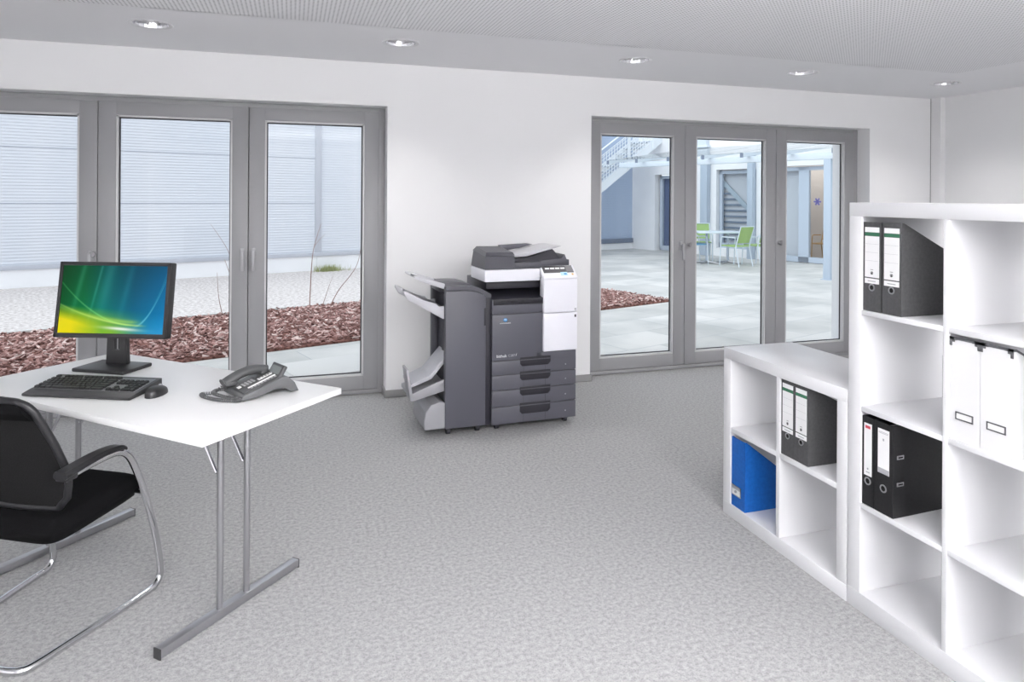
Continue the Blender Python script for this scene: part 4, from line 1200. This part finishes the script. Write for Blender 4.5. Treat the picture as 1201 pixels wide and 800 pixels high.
def black_binder(label, y, w_, lw, lz0, zred):
    t = thing('lever_arch_binder', label, 'binder', (1.972, y, .3935), 0, 'black lever arch binders')
    H, D = .318, .285
    b = MB(); b.box(0, .003, 0, w_, 0, H, .001)
    # covers lean together towards the open edge
    bm = b.bm
    for s in (0, 1):
        ya = 0 if s == 0 else w_; yb = (w_ * .16) if s == 0 else w_ * .9
        o_ = .003 if s == 0 else -.003
        P = [(0.001, ya, 0), (D, yb, 0), (D, yb, H), (0.001, ya, H)]
        A = [bm.verts.new(p) for p in P]; B = [bm.verts.new((p[0], p[1] + o_, p[2])) for p in P]
        fs = [bm.faces.new(A), bm.faces.new(list(reversed(B)))] + [bm.faces.new((A[i], B[i], B[(i + 1) % 4], A[(i + 1) % 4])) for i in range(4)]
        bmesh.ops.recalc_face_normals(bm, faces=fs)
    b.build('cover', M['binder_black'], t, smooth=False)
    b = MB(); b.box(.02, D - .03, w_ * .3, w_ * .8, .006, H - .02); b.build('paper_block', M['paper'], t)
    e = .001
    b = MB(); b.box(-e, 0, (w_ - lw) / 2, (w_ + lw) / 2, lz0, .295); lb = b.build('spine_label', M['label'], t)
    if zred:
        b = MB(); b.box(-e - .0005, -e, (w_ - lw) / 2 + .006, (w_ + lw) / 2 - .006, .277, .287); b.build('red_mark', M['red'], lb)
        b = MB(); b.lathe([(.0035, 0), (.0035, .0005)], seg=12, Mx=Matrix.Translation((-e, w_ / 2, lz0 + .025)) @ Matrix.Rotation(R(-90), 4, 'Y')); b.box(-e - .0005, -e, w_ / 2 - .008, w_ / 2 + .008, lz0 + .011, lz0 + .014); b.build('label_mark', M['txt_grey'], lb)
    else:
        b = MB(); b.box(-e - .0005, -e, (w_ - lw) / 2 + .004, (w_ + lw) / 2 - .004, .280, .2815); b.box(-e - .0005, -e, (w_ - lw) / 2 + .004, (w_ + lw) / 2 - .004, .284, .2855)
        b.box(-e - .0005, -e, w_ / 2 - .003, w_ / 2 + .003, .255, .263); b.build('label_print', M['txt_grey'], lb)
        b = MB(); b.box(-e - .0005, -e, (w_ - lw) / 2, (w_ + lw) / 2, lz0, lz0 + .018); b.build('label_foot', M['txt_grey'], lb)
        # metal slots in the cover side
        for z in (.115, .208):
            Ms_ = Matrix.Translation((.03, .0012, z)) @ Matrix.Rotation(R(2.4), 4, 'Z')
            b = MB(); b.box(-.013, .019, -.0022, 0, -.007, .007, .003, 2, Ms_); sl_ = b.build('cover_slot', M['alu'], t)
            b = MB(); b.box(-.008, .014, -.003, -.0005, -.0028, .0028, .001, 1, Ms_); b.build('slot_hole', M['hole'], sl_)
    ringhole(t, 0, w_ / 2, .089, .0125)
    return t


black_binder('narrow black lever arch binder with red-topped label, tall shelf third row', 1.930, .053, .034, .108, True)
black_binder('wide black lever arch binder with white label, tall shelf third row', 1.849, .079, .048, .14, False)


def white_box(label, y, w_):
    t = thing('magazine_file', label, 'magazine file', (1.972, y, .7445), 0, 'white magazine files')
    H, D = .316, .30
    b = MB(); poly = [(0, 0), (0, H), (.01, H), (D, H - .14), (D, 0)]
    b.prism(poly, 0, .003, 'y'); b.prism(poly, w_ - .003, w_, 'y'); b.box(0, .003, .003, w_ - .003, 0, H); b.box(D - .003, D, .003, w_ - .003, 0, H - .145); b.box(.003, D - .003, .003, w_ - .003, 0, .003)
    b.build('case', M['boxwhite'], t, smooth=False)
    b = MB(); b.box(-.0015, 0.004, -.001, w_ + .001, H - .004, H + .003); b.prism([(.0, H - .004), (0, H + .003), (.01, H + .003), (D, H - .137), (D, H - .145), (.01, H - .004)], -.0015, .0005, 'y'); b.build('metal_edge', M['boxmetal'], t)
    for ya, yb, s in ((-.0015, .016, 1), (w_ - .016, w_ + .0015, -1)):
        b = MB(); b.box(-.002, .0, ya, yb, H - .012, H + .004, .0005); c0 = ya if s == 1 else yb
        b.box(-.002, .0, min(c0, c0 + s * .009), max(c0, c0 + s * .009), H - .024, H - .011, .0005)
        b.box(-.002, .0, min(c0, c0 + s * .026), max(c0, c0 + s * .026), H - .005, H + .004, .0005)
        b.build('metal_corner', M['boxmetal'], t)
    b = MB(); y0, y1, z0, z1, q = w_ / 2 - .029, w_ / 2 + .029, .066, .09, .0035
    b.box(-.0025, 0, y0, y1, z0, z0 + q); b.box(-.0025, 0, y0, y1, z1 - q, z1); b.box(-.0025, 0, y0, y0 + q, z0, z1); b.box(-.0025, 0, y1 - q, y1, z0, z1)
    f = b.build('label_frame', M['boxmetal'], t)
    b = MB(); b.box(-.001, 0, y0 + q, y1 - q, z0 + q, z1 - q); b.build('label_card', M['paper'], f)
    return t


white_box('white magazine file with grey metal corners, left one beside the shelf divider', 1.538, .0985)
white_box('white magazine file with grey metal corners, right one in the tall shelf', 1.4375, .0985)
